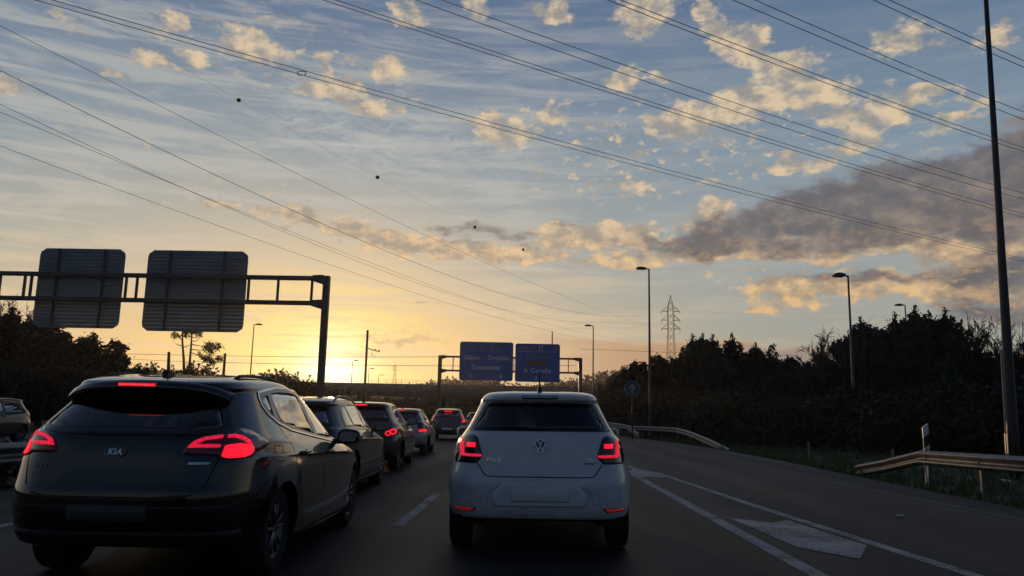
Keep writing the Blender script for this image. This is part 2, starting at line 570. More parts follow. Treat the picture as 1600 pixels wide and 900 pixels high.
class MB:
    """collects boxes, bars and tubes for ONE mesh object"""

    def __init__(self):
        self.v, self.f = [], []

    def add(self, V, Fc):
        k = len(self.v)
        self.v += [tuple(p) for p in V]
        self.f += [tuple(i + k for i in q) for q in Fc]
        return self

    def box(self, c, s, rot=None, bev=0.0):
        x, y, z = (q / 2 for q in s)
        if bev:
            bm = bmesh.new()
            bmesh.ops.create_cube(bm, size=1.0)
            for v in bm.verts:
                v.co = Vector((v.co.x * s[0], v.co.y * s[1], v.co.z * s[2]))
            bmesh.ops.bevel(bm, geom=list(bm.edges), offset=bev, segments=2, affect='EDGES', profile=0.5)
            bm.verts.index_update()
            V = [v.co.copy() for v in bm.verts]
            Fc = [[v.index for v in f.verts] for f in bm.faces]
            bm.free()
        else:
            V = [Vector((a, b, d)) for a in (-x, x) for b in (-y, y) for d in (-z, z)]
            Fc = [(0, 1, 3, 2), (4, 6, 7, 5), (0, 4, 5, 1), (2, 3, 7, 6), (0, 2, 6, 4), (1, 5, 7, 3)]
        if rot is not None:
            V = [rot @ v for v in V]
        return self.add([v + Vector(c) for v in V], Fc)

    def tube(self, pts, r, n=8, cap=True):
        pts = [Vector(p) for p in pts]
        rs = r if isinstance(r, (list, tuple)) else [r] * len(pts)
        V, Fc = [], []
        prev = None
        for i, p in enumerate(pts):
            a = pts[max(0, i - 1)]
            b = pts[min(len(pts) - 1, i + 1)]
            t = (b - a).normalized()
            if prev is None:
                s = t.cross(Vector((0, 0, 1)))
                if s.length < 1e-4:
                    s = t.cross(Vector((0, 1, 0)))
                s.normalize()
            else:
                s = (prev - t * prev.dot(t)).normalized()
            prev = s
            w = t.cross(s)
            for k in range(n):
                an = 2 * pi * k / n
                V.append(p + (s * cos(an) + w * sin(an)) * rs[i])
        for i in range(len(pts) - 1):
            for k in range(n):
                k2 = (k + 1) % n
                Fc.append((i * n + k, i * n + k2, (i + 1) * n + k2, (i + 1) * n + k))
        if cap:
            Fc.append(tuple(range(n))[::-1])
            Fc.append(tuple((len(pts) - 1) * n + k for k in range(n)))
        return self.add(V, Fc)

    def lathe(self, prof, n=32, axis='z', c=(0, 0, 0)):
        """prof: (radius, height) pairs turned round the axis"""
        V, Fc = [], []
        for (r, h) in prof:
            for k in range(n):
                an = 2 * pi * k / n
                if axis == 'z':
                    V.append((c[0] + r * cos(an), c[1] + r * sin(an), c[2] + h))
                elif axis == 'x':
                    V.append((c[0] + h, c[1] + r * cos(an), c[2] + r * sin(an)))
                else:
                    V.append((c[0] + r * sin(an), c[1] + h, c[2] + r * cos(an)))
        for i in range(len(prof) - 1):
            for k in range(n):
                k2 = (k + 1) % n
                Fc.append((i * n + k, i * n + k2, (i + 1) * n + k2, (i + 1) * n + k))
        return self.add(V, Fc)

    def prism(self, poly, fn, d0, d1):
        """poly in 2-D, fn(a, b, depth) -> 3-D"""
        n = len(poly)
        V = [fn(a, b, d0) for a, b in poly] + [fn(a, b, d1) for a, b in poly]
        Fc = [tuple(range(n))[::-1], tuple(range(n, 2 * n))] + [(k, (k + 1) % n, n + (k + 1) % n, n + k) for k in range(n)]
        return self.add(V, Fc)

    def build(self, name, m, parent=None, smooth=False):
        o = mesh(name, self.v, self.f, m, parent, smooth)
        return o


def autosmooth(o, deg=40):
    me = o.data
    me.polygons.foreach_set('use_smooth', np.ones(len(me.polygons), dtype=bool))
    try:
        me.set_sharp_from_angle(angle=radians(deg))
    except Exception:
        pass
    return o


def text_mesh(name, body, size, m, parent, M, depth=0.004, align='CENTER', shear=0.0, space=1.0, bold=0.0):
    cu = bpy.data.curves.new(name, 'FONT')
    cu.body = body
    cu.size = size
    cu.align_x = align
    cu.align_y = 'CENTER'
    cu.extrude = depth / 2
    cu.shear = shear
    cu.space_character = space
    cu.offset = bold
    cu.resolution_u = 3
    tmp = bpy.data.objects.new('tmp', cu)
    COL.objects.link(tmp)
    dg = bpy.context.evaluated_depsgraph_get()
    me = bpy.data.meshes.new_from_object(tmp.evaluated_get(dg))
    bpy.data.objects.remove(tmp)
    me.transform(M)
    me.materials.clear()
    me.materials.append(m)
    me.name = name
    return link(name, me, parent)


def rounded(pts, r, n=5):
    """round the corners of a 2-D polygon"""
    out = []
    N = len(pts)
    rr = r if isinstance(r, (list, tuple)) else [r] * N
    for i in range(N):
        p = Vector(pts[i][:2])
        a = Vector(pts[i - 1][:2]) - p
        b = Vector(pts[(i + 1) % N][:2]) - p
        d = min(rr[i], a.length * 0.48, b.length * 0.48)
        if d <= 1e-5:
            out.append((p.x, p.y))
            continue
        A = p + a.normalized() * d
        B = p + b.normalized() * d
        for k in range(n + 1):
            t = k / n
            q = A * (1 - t) ** 2 + p * (2 * t * (1 - t)) + B * t * t
            out.append((q.x, q.y))
    return out


# ------------------------------------------------------------------ the ground and the road
def bend(Y):
    """the carriageway swings gently to the left ahead"""
    return -max(0.0, Y - 12.0) ** 2 / 1250.0


YS = [-60, -40, -25, -12, -4, 0, 3, 6, 9, 12, 15, 18, 21, 25, 30, 36, 43, 51, 60, 70, 82, 95, 110, 128, 150, 175, 205, 240]


def interp(tbl, y):
    return float(np.interp(y, [t[0] for t in tbl], [t[1] for t in tbl]))


R_EDGE = [(-60, 7.2), (5, 7.25), (12, 7.3), (19, 7.6), (27, 8.0), (34, 8.2), (43, 7.9), (52, 7.0), (70, 5.4), (88, 3.4), (128, -3.4), (175, -15), (240, -35)]
L_EDGE = [(-60, -5.9), (12, -5.9), (60, -5.9 + bend(60)), (240, -5.9 + bend(240))]


def strip(name, lf, rf, m, z, ys=YS, nx=6, thick=0.0):
    V, Fc = [], []
    for y in ys:
        a, b = lf(y), rf(y)
        for k in range(nx + 1):
            V.append((a + (b - a) * k / nx, y, z))
    for i in range(len(ys) - 1):
        for k in range(nx):
            p = i * (nx + 1) + k
            Fc.append((p, p + 1, p + nx + 2, p + nx + 1))
    return mesh(name, V, Fc, m)


# one ground sheet, rough near the verge, rising to wooded ground on the right
def ground_z(x, y):
    re, le = interp(R_EDGE, y), interp(L_EDGE, y) - 18.5
    d = x - re
    if d > 0:
        z = -0.10 - 0.10 * min(1, d / 2) + 0.045 * max(0, d - 4) if d < 40 else 1.42
        z += 0.06 * sin(x * 1.7 + y * 0.6) * min(1, d / 2) + 0.05 * sin(y * 1.9 - x * 0.8) * min(1, d / 2)
    elif x < le:
        z = -0.12 + 0.02 * min(30, le - x)
    else:
        z = -0.06
    return z


def build_ground():
    xs = [-1250, -700, -400, -220, -140, -90, -60, -45, -36, -30] + list(np.arange(-26, 6.5, 2.0)) + list(np.arange(6.5, 22, 0.75)) + list(np.arange(22, 60, 3.0)) + [70, 90, 130, 220, 400, 700, 1250]
    ys = [-60, -40, -20, -8] + list(np.arange(0, 40, 1.5)) + list(np.arange(40, 110, 4.0)) + [125, 150, 180, 220, 280, 360, 480, 650, 900, 1250]
    V = [(x, y, ground_z(x, y)) for y in ys for x in xs]
    nx = len(xs)
    Fc = [(j * nx + i, j * nx + i + 1, (j + 1) * nx + i + 1, (j + 1) * nx + i) for j in range(len(ys) - 1) for i in range(nx - 1)]
    tag(mesh('ground', V, Fc, SOIL, smooth=True), kind='structure')


build_ground()
tag(strip('road', lambda y: interp(L_EDGE, y), lambda y: interp(R_EDGE, y), ASPH, 0.0), kind='structure')
tag(strip('opposite_carriageway', lambda y: interp(L_EDGE, y) - 18.0, lambda y: interp(L_EDGE, y) - 2.2, ASPH, -0.03), kind='structure')


def ribbon(name, path, w, z=0.004, m=PAINTM):
    """painted line: path of (x, y), full width w"""
    V, Fc = [], []
    pts = []
    for a, b in zip(path[:-1], path[1:]):
        n = max(1, int(hypot(b[0] - a[0], b[1] - a[1]) / 2))
        pts += [(a[0] + (b[0] - a[0]) * k / n, a[1] + (b[1] - a[1]) * k / n) for k in range(n)]
    pts.append(path[-1])
    for i, p in enumerate(pts):
        a, b = pts[max(0, i - 1)], pts[min(len(pts) - 1, i + 1)]
        d = Vector((b[0] - a[0], b[1] - a[1])).normalized()
        s = Vector((d.y, -d.x)) * (w / 2)
        V += [(p[0] - s.x, p[1] - s.y, z), (p[0] + s.x, p[1] + s.y, z)]
        if i:
            k = 2 * i
            Fc.append((k - 2, k - 1, k + 1, k))
    return tag(mesh(name, V, Fc, m), kind='structure')


for y0 in (-4.6, 8.85, 22.0, 35.0, 48.0, 61.0, 74.0):       # lane dashes
    ribbon('lane_dash', [(-1.43 + bend(y0 + q), y0 + q) for q in (0, 1.2, 2.4, 3.65)], 0.13)
ribbon('lane_line', [(2.22, -10), (2.31, 6.6), (2.27, 17.1)], 0.16)
ribbon('lane_line', [(4.25, -2), (3.62, 6.9), (3.25, 12.0), (2.98, 17.2)], 0.15)
ribbon('lane_line', [(2.6 + bend(y) * 1.0, y) for y in (19.4, 25, 32, 40, 50, 60, 75, 90)], 0.16)
ribbon('edge_line', [(6.7, -4), (6.6, 6), (6.5, 11), (6.3, 16), (6.6, 26), (6.9, 34)], 0.11, m=mat('faded road paint', (0.10, 0.10, 0.098), 0.75, var=0.5, vscale=3))
ribbon('edge_line', [(-5.35 + bend(y), y) for y in (-20, 0, 15, 30, 50, 80, 110)], 0.14)
# the painted nose where the slip lane meets
tag(mesh('gore_paint', [(2.16, 17.15, .005), (3.04, 17.2, .005), (2.98, 18.6, .005), (2.62, 19.5, .005), (2.30, 19.3, .005)], [(0, 1, 2, 3, 4)], PAINTM), kind='structure')
# bent merge arrow between the two lines
arrow = [(2.98, 7.46), (3.38, 8.28), (3.21, 10.22), (2.93, 9.9), (2.50, 10.28), (2.62, 8.0)]
tag(mesh('merge_arrow', [(x, y, .005) for x, y in arrow], [tuple(range(len(arrow)))], PAINTM), kind='structure')


# ------------------------------------------------------------------ grass on the verge (nobody could count it)
def grass():
    rng = np.random.default_rng(5)
    V, Fc = [], []

    def tuft(x, y, h, n):
        z = ground_z(x, y) - 0.02
        for _ in range(n):
            a = rng.uniform(0, 2 * pi)
            l = h * rng.uniform(0.5, 1.15)
            bx, by = x + rng.normal(0, 0.06), y + rng.normal(0, 0.06)
            w = rng.uniform(0.006, 0.014) * (1 + y / 30)
            lean = rng.uniform(0.1, 0.6) * l
            k = len(V)
            V.extend([(bx - w * sin(a), by + w * cos(a), z), (bx + w * sin(a), by - w * cos(a), z), (bx + cos(a) * lean * .4, by + sin(a) * lean * .4, z + l * .6),
                      (bx + cos(a) * lean, by + sin(a) * lean, z + l)])
            Fc.append((k, k + 1, k + 2))
            Fc.append((k + 1, k + 3, k + 2))
    for _ in range(3600):
        y = 9 + 52 * rng.random() ** 1.3
        x = interp(R_EDGE, y) + 0.05 + 9 * rng.random() ** 1.5
        tuft(x, y, rng.uniform(0.10, 0.30) * (1.3 if rng.random() < .15 else 1), 7)
    o = mesh('grass', V, Fc, GRASSM)
    tag(o, 'short dark verge grass along the right edge of the road', 'grass', kind='stuff')


grass()

# ------------------------------------------------------------------ trees
RNG = np.random.default_rng(11)


def leaf_quads(C, size, rng, n_per, spread, flat=0.0):
    """C: clump centres (N,3); returns V,F of small leaf faces scattered about them"""
    N = len(C) * n_per
    P = np.repeat(C, n_per, 0) + rng.normal(0, 1, (N, 3)) * spread * np.array([1, 1, 1 - 0.4 * flat])
    u = rng.normal(0, 1, (N, 3))
    u /= np.linalg.norm(u, axis=1)[:, None]
    t = rng.normal(0, 1, (N, 3))
    v = np.cross(u, t)
    v /= np.linalg.norm(v, axis=1)[:, None]
    s = size * rng.uniform(0.6, 1.4, (N, 1))
    a, b = u * s, v * s * 0.55
    V = np.stack([P - a, P + b, P + a, P - b], 1).reshape(-1, 3)
    F4 = np.arange(N * 4).reshape(N, 4)
    return V, F4


def np_mesh(name, V, F4, m):
    me = bpy.data.meshes.new(name)
    me.vertices.add(len(V))
    me.vertices.foreach_set('co', np.ascontiguousarray(V, dtype=np.float32).ravel())
    n = len(F4)
    me.loops.add(n * 4)
    me.loops.foreach_set('vertex_index', np.ascontiguousarray(F4, dtype=np.int32).ravel())
    me.polygons.add(n)
    me.polygons.foreach_set('loop_start', np.arange(0, n * 4, 4, dtype=np.int32))
    me.polygons.foreach_set('loop_total', np.full(n, 4, dtype=np.int32))
    me.materials.append(m)
    me.update(calc_edges=True)
    return me


def branch_mesh(segs, n=5):
    mb = MB()
    for pts, rs in segs:
        mb.tube(pts, rs, n)
    me = bpy.data.meshes.new('wood')
    me.from_pydata(mb.v, [], mb.f)
    me.materials.append(BARK)
    me.polygons.foreach_set('use_smooth', np.ones(len(me.polygons), dtype=bool))
    return me


def limbs(h, rng, n, r0=0.10, z0=0.25, reach=0.3, up=0.5):
    """trunk and limbs of a tree of height h"""
    wob = [(0, 0, 0)] + [(rng.normal(0, .02) * h, rng.normal(0, .02) * h, h * q) for q in (0.25, 0.5, 0.75, 0.97)]
    segs = [(wob, [r0, r0 * .8, r0 * .6, r0 * .35, r0 * .08])]
    tips = []
    for k in range(n):
        t = z0 + (0.95 - z0) * (k + rng.random()) / n
        i = min(3, int(t * 4))
        p = Vector(wob[i]).lerp(Vector(wob[i + 1]), t * 4 - i if i < 3 else min(1, (t - .75) / .22))
        a = rng.uniform(0, 2 * pi)
        L = h * reach * (1.15 - t * .8) * rng.uniform(.7, 1.2)
        d = Vector((cos(a), sin(a), rng.uniform(up * .5, up * 1.3)))
        m1 = p + d * L * .5
        m2 = p + Vector((d.x, d.y, d.z * 1.35)) * L
        segs.append(([p, m1, m2], [r0 * .35 * (1.1 - t), r0 * .22 * (1.1 - t) + .006, .006]))
        tips += [m1, m2]
    return segs, tips


def broadleaf(seed, h=8.0, w=0.34, nl=11):
    """crown of separate leafy masses on limbs, with gaps and ragged upright sprays"""
    rng = np.random.default_rng(seed)
    segs, tips = limbs(h, rng, 14, h * .018, .18, .34)
    C = [np.array(t) for t in tips]
    for k in range(nl):
        t = (k + .5) / nl
        a = k * 2.4 + rng.uniform(-.6, .6)
        rr = h * w * sqrt(max(.05, 1 - (2 * t - .80) ** 2 * .85)) * rng.uniform(.45, .95)
        c = np.array([rr * cos(a), rr * sin(a), h * (.16 + .70 * t)])
        R = h * rng.uniform(.085, .15)
        for _ in range(11):
            d = rng.normal(0, 1, 3)
            d /= np.linalg.norm(d)
            C.append(c + d * R * np.array([1, 1, .8]) * rng.uniform(.6, 1.05))
        # sprays pushing up and out of each mass
        for _ in range(3):
            d = np.array([rng.normal(0, .5) + .6 * cos(a), rng.normal(0, .5) + .6 * sin(a), rng.uniform(.5, 1.3)])
            d /= np.linalg.norm(d)
            p = c + d * R
            q = p + d * h * rng.uniform(.04, .11)
            segs.append(([tuple(c), tuple(p), tuple(q)], [.02, .014, .006]))
            for f in (.1, .45, .8, 1.0):
                C.append(p + (q - p) * f)
    C = np.array(C)
    n_spray = len(C)
    V, Fq = leaf_quads(C, h * .020, rng, 40, h * .024)
    return np_mesh('crown', V, Fq, LEAF), branch_mesh(segs)


def pine(seed, h=9.0):
    """young pine: ragged rounded cone ended by upright candle shoots"""
    rng = np.random.default_rng(seed)
    segs, _ = limbs(h, rng, 6, h * .016, .2, .2)
    C = []
    nlev = 11
    for i in range(nlev):
        t = i / (nlev - 1)
        z = h * (.12 + .74 * t)
        R = h * (.27 * (1 - t) ** .75 + .035)
        nb = int(9 - 4 * t)
        for b in range(nb):
            a = 2 * pi * b / nb + rng.uniform(-.4, .4)
            for q in np.linspace(.25, 1.0, 4):
                rr = R * q * rng.uniform(.85, 1.12)
                C.append((rr * cos(a), rr * sin(a), z + rr * .42 * q + rng.normal(0, h * .012)))
    V, Fq = leaf_quads(np.array(C), h * .016, rng, 17, h * .020)
    Vs, Fs, k = [V], [Fq], len(V)
    # candles: thin stem with tufts along it
    shoots = [(0, 0, h * .84, h * .15)]
    for i in range(15):
        a = 2.4 * i + rng.uniform(-.4, .4)
        rr = h * (.05 + .20 * i / 15)
        shoots.append((rr * cos(a), rr * sin(a), h * (.86 - 1.05 * rr / h), h * rng.uniform(.09, .15)))
    for (x, y, z, l) in shoots:
        dxs, dys = rng.normal(0, .05, 2) * l
        segs.append(([(x, y, z - l * .8), (x + dxs, y + dys, z + l)], [.04, .012]))
        for q in (-.5, -.25, 0, .22, .45, .68, .86):
            cc = np.array([(x + dxs * q, y + dys * q, z + l * q)] * 1)
            v, f = leaf_quads(cc, h * .012, rng, 16, h * .0135 * (1.25 - q * .75))
            Vs.append(v)
            Fs.append(f + k)
            k += len(v)
    return np_mesh('crown', np.vstack(Vs), np.vstack(Fs), PINE), branch_mesh(segs)


def bare(seed, h=8.0, wide=0.5):
    rng = np.random.default_rng(seed)
    segs = []

    def grow(p, d, L, r, lev):
        q1 = p + d * L * .5 + Vector(rng.normal(0, .05 * L, 3))
        q2 = p + d * L + Vector(rng.normal(0, .07 * L, 3))
        segs.append(([p, q1, q2], [max(.02, r), max(.018, r * .75), max(.013, r * .45)]))
        if lev == 0:
            return
        for k in range(4 if lev > 1 else 5):
            t = .35 + .65 * (k + 1) / 5
            s = p.lerp(q2, t)
            nd = (d + Vector(rng.normal(0, wide, 3)) + Vector((0, 0, .18))).normalized()
            grow(s, nd, L * rng.uniform(.42, .68), max(.008, r * .5), lev - 1)
    for k in range(3):
        grow(Vector((0, 0, 0)), Vector((rng.normal(0, .16), rng.normal(0, .16), 1)).normalized(), h * .52, h * .011, 4 if k == 0 else 3)
    me = branch_mesh(segs, 3)
    me.name = 'trunk'
    return me


def bush(seed, h=2.6, w=1.0):
    rng = np.random.default_rng(seed)
    C, segs = [], []
    for _ in range(46):
        a = rng.uniform(0, 2 * pi)
        t = rng.random()
        rr = h * w * .62 * sqrt(max(.03, 1 - t ** 2)) * sqrt(rng.random())
        C.append((rr * cos(a), rr * sin(a), h * (.06 + .80 * t)))
    V, Fq = leaf_quads(np.array(C), h * .034, rng, 46, h * .075)
    Vs, Fs, k = [V], [Fq], len(V)
    for _ in range(26):                                   # upright shoots
        a = rng.uniform(0, 2 * pi)
        rr = h * w * .5 * rng.random()
        z = h * sqrt(max(0, 1 - (rr / (h * w * .62)) ** 2)) * .82
        l = h * rng.uniform(.10, .28)
        p = np.array([rr * cos(a), rr * sin(a), z])
        d = np.array([rng.normal(0, .25), rng.normal(0, .25), 1])
        segs.append(([(0, 0, h * .2), tuple(p - d * l), tuple(p + d * l)], [.02, .012, .004]))
        v, f = leaf_quads(np.array([p + d * l * q for q in (0, .3, .6, .9)]), h * .020, rng, 6, h * .014)
        Vs.append(v)
        Fs.append(f + k)
        k += len(v)
    segs.append(([(0, 0, 0), (0, 0, h * .6)], [h * .03, h * .01]))
    return np_mesh('crown', np.vstack(Vs), np.vstack(Fs), SHRUB), branch_mesh(segs)


BROAD = [broadleaf(s, 8.0, w) for s, w in ((1, .34), (2, .40), (3, .30), (4, .37))]
PINES = [pine(s, 9.0) for s in (21, 22, 23)]
BARES = [bare(s, 8.0) for s in (31, 32)]
BUSH = [bush(s, 2.6, w) for s, w in ((41, 1.0), (42, 1.3), (43, .85))]
zmax = lambda me: max(v.co.z for v in me.vertices)
PROTO_H = {'B': np.mean([zmax(a) for a, b in BROAD]), 'P': np.mean([zmax(a) for a, b in PINES]), 'N': np.mean([zmax(a) for a in BARES]), 'S': np.mean([zmax(a) for a, b in BUSH])}


ORD = ['first', 'second', 'third', 'fourth', 'fifth', 'sixth', 'seventh', 'eighth', 'ninth', 'tenth', 'eleventh', 'twelfth', 'thirteenth', 'fourteenth', 'fifteenth', 'sixteenth', 'seventeenth', 'eighteenth']


def ordered_labels(rows, marks, words, tail):
    """one label a plant: its kind, then its place counted from the nearest landmark to its left"""
    out = {}
    cnt = {}
    for i, (k, x) in sorted(enumerate(rows), key=lambda q: q[1][1]):
        m = [n for px, n in marks if px <= x]
        m = m[-1] if m else marks[0][1]
        cnt[(k, m)] = cnt.get((k, m), 0) + 1
        out[i] = f'{words[k]}, {ORD[cnt[(k, m)] - 1]} rightwards from {m}{tail}'
    return out


def tree(kind, px, py, Y, label, group, fat=1.0, name=None):
    """a tree whose tip is surveyed at (px, py) and that stands at distance Y"""
    p = at(px, py, Y=Y)
    zg = ground_z(p.x, p.y) - 0.05
    h = max(0.6, p.z - zg)
    s = h / PROTO_H[kind]
    nm, cat = {'B': ('broadleaf_tree', 'tree'), 'P': ('pine_tree', 'tree'), 'N': ('bare_tree', 'tree'), 'S': ('bush', 'bush')}[kind]
    rz = RNG.uniform(0, 2 * pi)
    if kind == 'N':
        o = thing(name or nm, label, cat, (p.x, p.y, zg), rz, group)
        o.scale = (s * fat, s * fat, s)
        link('trunk', BARES[int(RNG.integers(len(BARES)))], o)
        return o
    lib = {'B': BROAD, 'P': PINES, 'S': BUSH}[kind]
    cr_, wd = lib[int(RNG.integers(len(lib)))]
    o = thing(name or nm, label, cat, (p.x, p.y, zg), rz, group)
    o.scale = (s * fat, s * fat, s)
    link('crown', cr_, o)
    link('trunk', wd, o)
    return o


GR = 'trees of the dark wood beyond the right verge'
GL = 'trees beyond the opposite carriageway on the left'
LBL = {('B', 'R'): 'dark broadleaf tree in the wood beyond the right verge', ('P', 'R'): 'young dark pine with upright candle shoots in the right wood',
       ('N', 'R'): 'bare leafless tree standing at the edge of the right wood', ('S', 'R'): 'low dark bush along the foot of the right wood',
       ('B', 'L'): 'dark leafy tree behind the sign backs on the left', ('N', 'L'): 'bare leafless tree rising behind the sign backs on the left',
       ('S', 'L'): 'rounded dark bush against the sunset on the left', ('P', 'L'): 'dark pine on the left beyond the gantry'}
RIGHT = [('B', 985, 574, 96), ('B', 1003, 560, 84), ('B', 1025, 553, 82), ('B', 1045, 556, 80), ('B', 1060, 553, 76), ('P', 1082, 521, 74), ('P', 1097, 518, 72), ('P', 1112, 520, 70), ('B', 1130, 548, 76),
         ('P', 1143, 519, 71), ('B', 1170, 546, 73), ('P', 1180, 533, 72), ('B', 1197, 537, 71), ('B', 1213, 548, 74), ('B', 1240, 563, 70), ('B', 1266, 560, 72), ('N', 1283, 528, 62), ('N', 1303, 505, 60),
         ('B', 1330, 520, 66), ('P', 1345, 492, 64), ('B', 1368, 503, 64), ('P', 1412, 496, 63), ('P', 1398, 487, 62), ('P', 1428, 475, 61), ('P', 1452, 484, 62), ('P', 1476, 480, 60), ('P', 1494, 502, 62),
         ('N', 1512, 498, 60), ('N', 1530, 486, 58), ('N', 1548, 494, 57), ('N', 1598, 512, 58), ('B', 1515, 545, 58), ('B', 1545, 543, 60), ('B', 1575, 546, 58), ('B', 1605, 540, 57),
         ('B', 1640, 520, 55), ('P', 1680, 500, 54), ('B', 1730, 500, 52), ('B', 1790, 490, 50), ('B', 1860, 480, 48),
         ('B', 1075, 570, 66), ('B', 1120, 565, 64), ('B', 1165, 572, 62), ('B', 1215, 580, 60), ('B', 1262, 585, 58), ('B', 1310, 560, 57), ('B', 1360, 560, 56), ('B', 1410, 555, 55), ('B', 1460, 560, 54),
         ('B', 960, 586, 110), ('B', 972, 580, 105)]
MARKS_R = [(0, 'the far gantry'), (1019, 'the tall lamp'), (1047, 'the pylon'), (1140, 'the candle-topped pines'), (1330, 'the lamp before the wood'), (1412, 'the lamp clearing the wood top'), (1565, 'the near lighting column')]
lab_r = ordered_labels([(k, x) for k, x, y, Y in RIGHT], MARKS_R, {'B': 'dark broadleaf tree', 'P': 'dark pine with upright shoots', 'N': 'bare leafless tree'}, '')
for i_, (k, x, y, Y) in enumerate(RIGHT):
    tree(k, x, y, Y, lab_r[i_], GR, 1.05 if k == 'B' else 1.0)
LOWX = list(range(950, 1790, 34))
lab_s = ordered_labels([('S', x) for x in LOWX], [(0, 'the far gantry'), (1035, 'the foot of the tall lamp'), (1200, 'the end of the far guard rail'), (1340, 'the foot of the second lamp'), (1450, 'the white marker post'), (1590, 'the near lighting column')], {'S': 'low dark bush'}, '')
for i, x in enumerate(LOWX):
    Y = interp([(950, 84), (1000, 66), (1100, 52), (1250, 44), (1400, 36), (1800, 30)], x)
    tree('S', x + RNG.uniform(-10, 10), interp([(950, 630), (1100, 618), (1300, 612), (1600, 590), (1800, 570)], x) + RNG.uniform(-16, 12), Y + RNG.uniform(-2, 3),
         lab_s[i], 'bushes at the foot of the right wood', 1.5)
LEFT = [('B', 5, 505, 52), ('B', 38, 480, 52), ('N', 15, 452, 58), ('N', 42, 470, 60), ('B', 75, 508, 50), ('B', 112, 512, 50), ('B', 148, 518, 51), ('B', 172, 545, 53), ('N', 186, 545, 52),
        ('B', -50, 490, 46), ('B', -120, 470, 44), ('B', -200, 470, 42), ('B', -300, 450, 40),
        ('B', 20, 560, 45), ('B', 75, 565, 45), ('B', 130, 570, 46), ('B', -40, 560, 40)]
lab_l = ordered_labels([(k, x) for k, x, y, Y in LEFT], [(-400, 'beyond the left edge'), (-10, 'the left edge'), (60, 'the smaller sign back')], {'B': 'dark leafy tree behind the gantry', 'N': 'bare leafless tree behind the gantry'}, '')
for i_, (k, x, y, Y) in enumerate(LEFT):
    tree(k, x, y, Y, lab_l[i_], GL, 1.3 if k == 'B' else .9)
LBUSH = [(212, 570, 76, 1.2), (236, 563, 78, 1.2), (258, 574, 80, 1.2), (282, 576, 82, 1.2), (305, 562, 80, 1.3), (325, 570, 80, 1.2), (345, 584, 84, 1.1), (372, 588, 90, 1.2), (398, 584, 92, 1.2),
                   (420, 577, 96, 1.3), (440, 574, 98, 1.3), (462, 582, 98, 1.2), (484, 592, 102, 1.3), (180, 580, 66, 1.4), (150, 585, 62, 1.4), (505, 600, 108, 1.3), (530, 602, 112, 1.3)]
lab_b = ordered_labels([('S', q[0]) for q in LBUSH], [(0, 'the smaller sign back'), (262, 'the leaning timber pole'), (352, 'the second timber pole'), (397, 'the left street lamp'), (500, 'the gantry post')], {'S': 'rounded dark bush against the sunset'}, '')
for i_, (x, y, Y, f) in enumerate(LBUSH):
    tree('S', x, y, Y, lab_b[i_], 'bushes against the sunset on the left', f)


SCRUB = [(x, interp([(420, 612), (600, 616), (760, 612), (900, 606), (1000, 600)], x), 172) for x in range(400, 1010, 26)]
lab_o = ordered_labels([('S', q[0]) for q in SCRUB], [(0, 'the near gantry'), (508, 'the near gantry post'), (690, 'the left post of the far gantry'), (905, 'the right post of the far gantry')], {'S': 'dark scrub seen under the overpass'}, '')
for i_, (x, y, Y) in enumerate(SCRUB):
    tree('S', x, y + RNG.uniform(-3, 4), Y + RNG.uniform(-4, 6), lab_o[i_], 'scrub beyond the overpass', 1.5)


MED = [(y, (.92 if y < 24 else 1.35) + .12 * sin(y * 1.3)) for y in (11.5, 13, 14.6, 16.3, 18.2, 20.3, 22.6, 25.2, 28, 31, 34.5, 38.5)]  # farther bushes raised to block the low sun from the road
for i_, (y, hh) in enumerate(MED):
    x = -8.6 + bend(y)
    o = thing('bush', f'low dark bush in the median, {ORD[i_]} counting away from the black estate', 'bush', (x, y, -.1), y, 'low bushes along the median')
    q = hh / PROTO_H['S']
    o.scale = (q * 1.6, q * 1.6, q)
    link('crown', BUSH[i_ % 3][0], o)
    link('trunk', BUSH[i_ % 3][1], o)


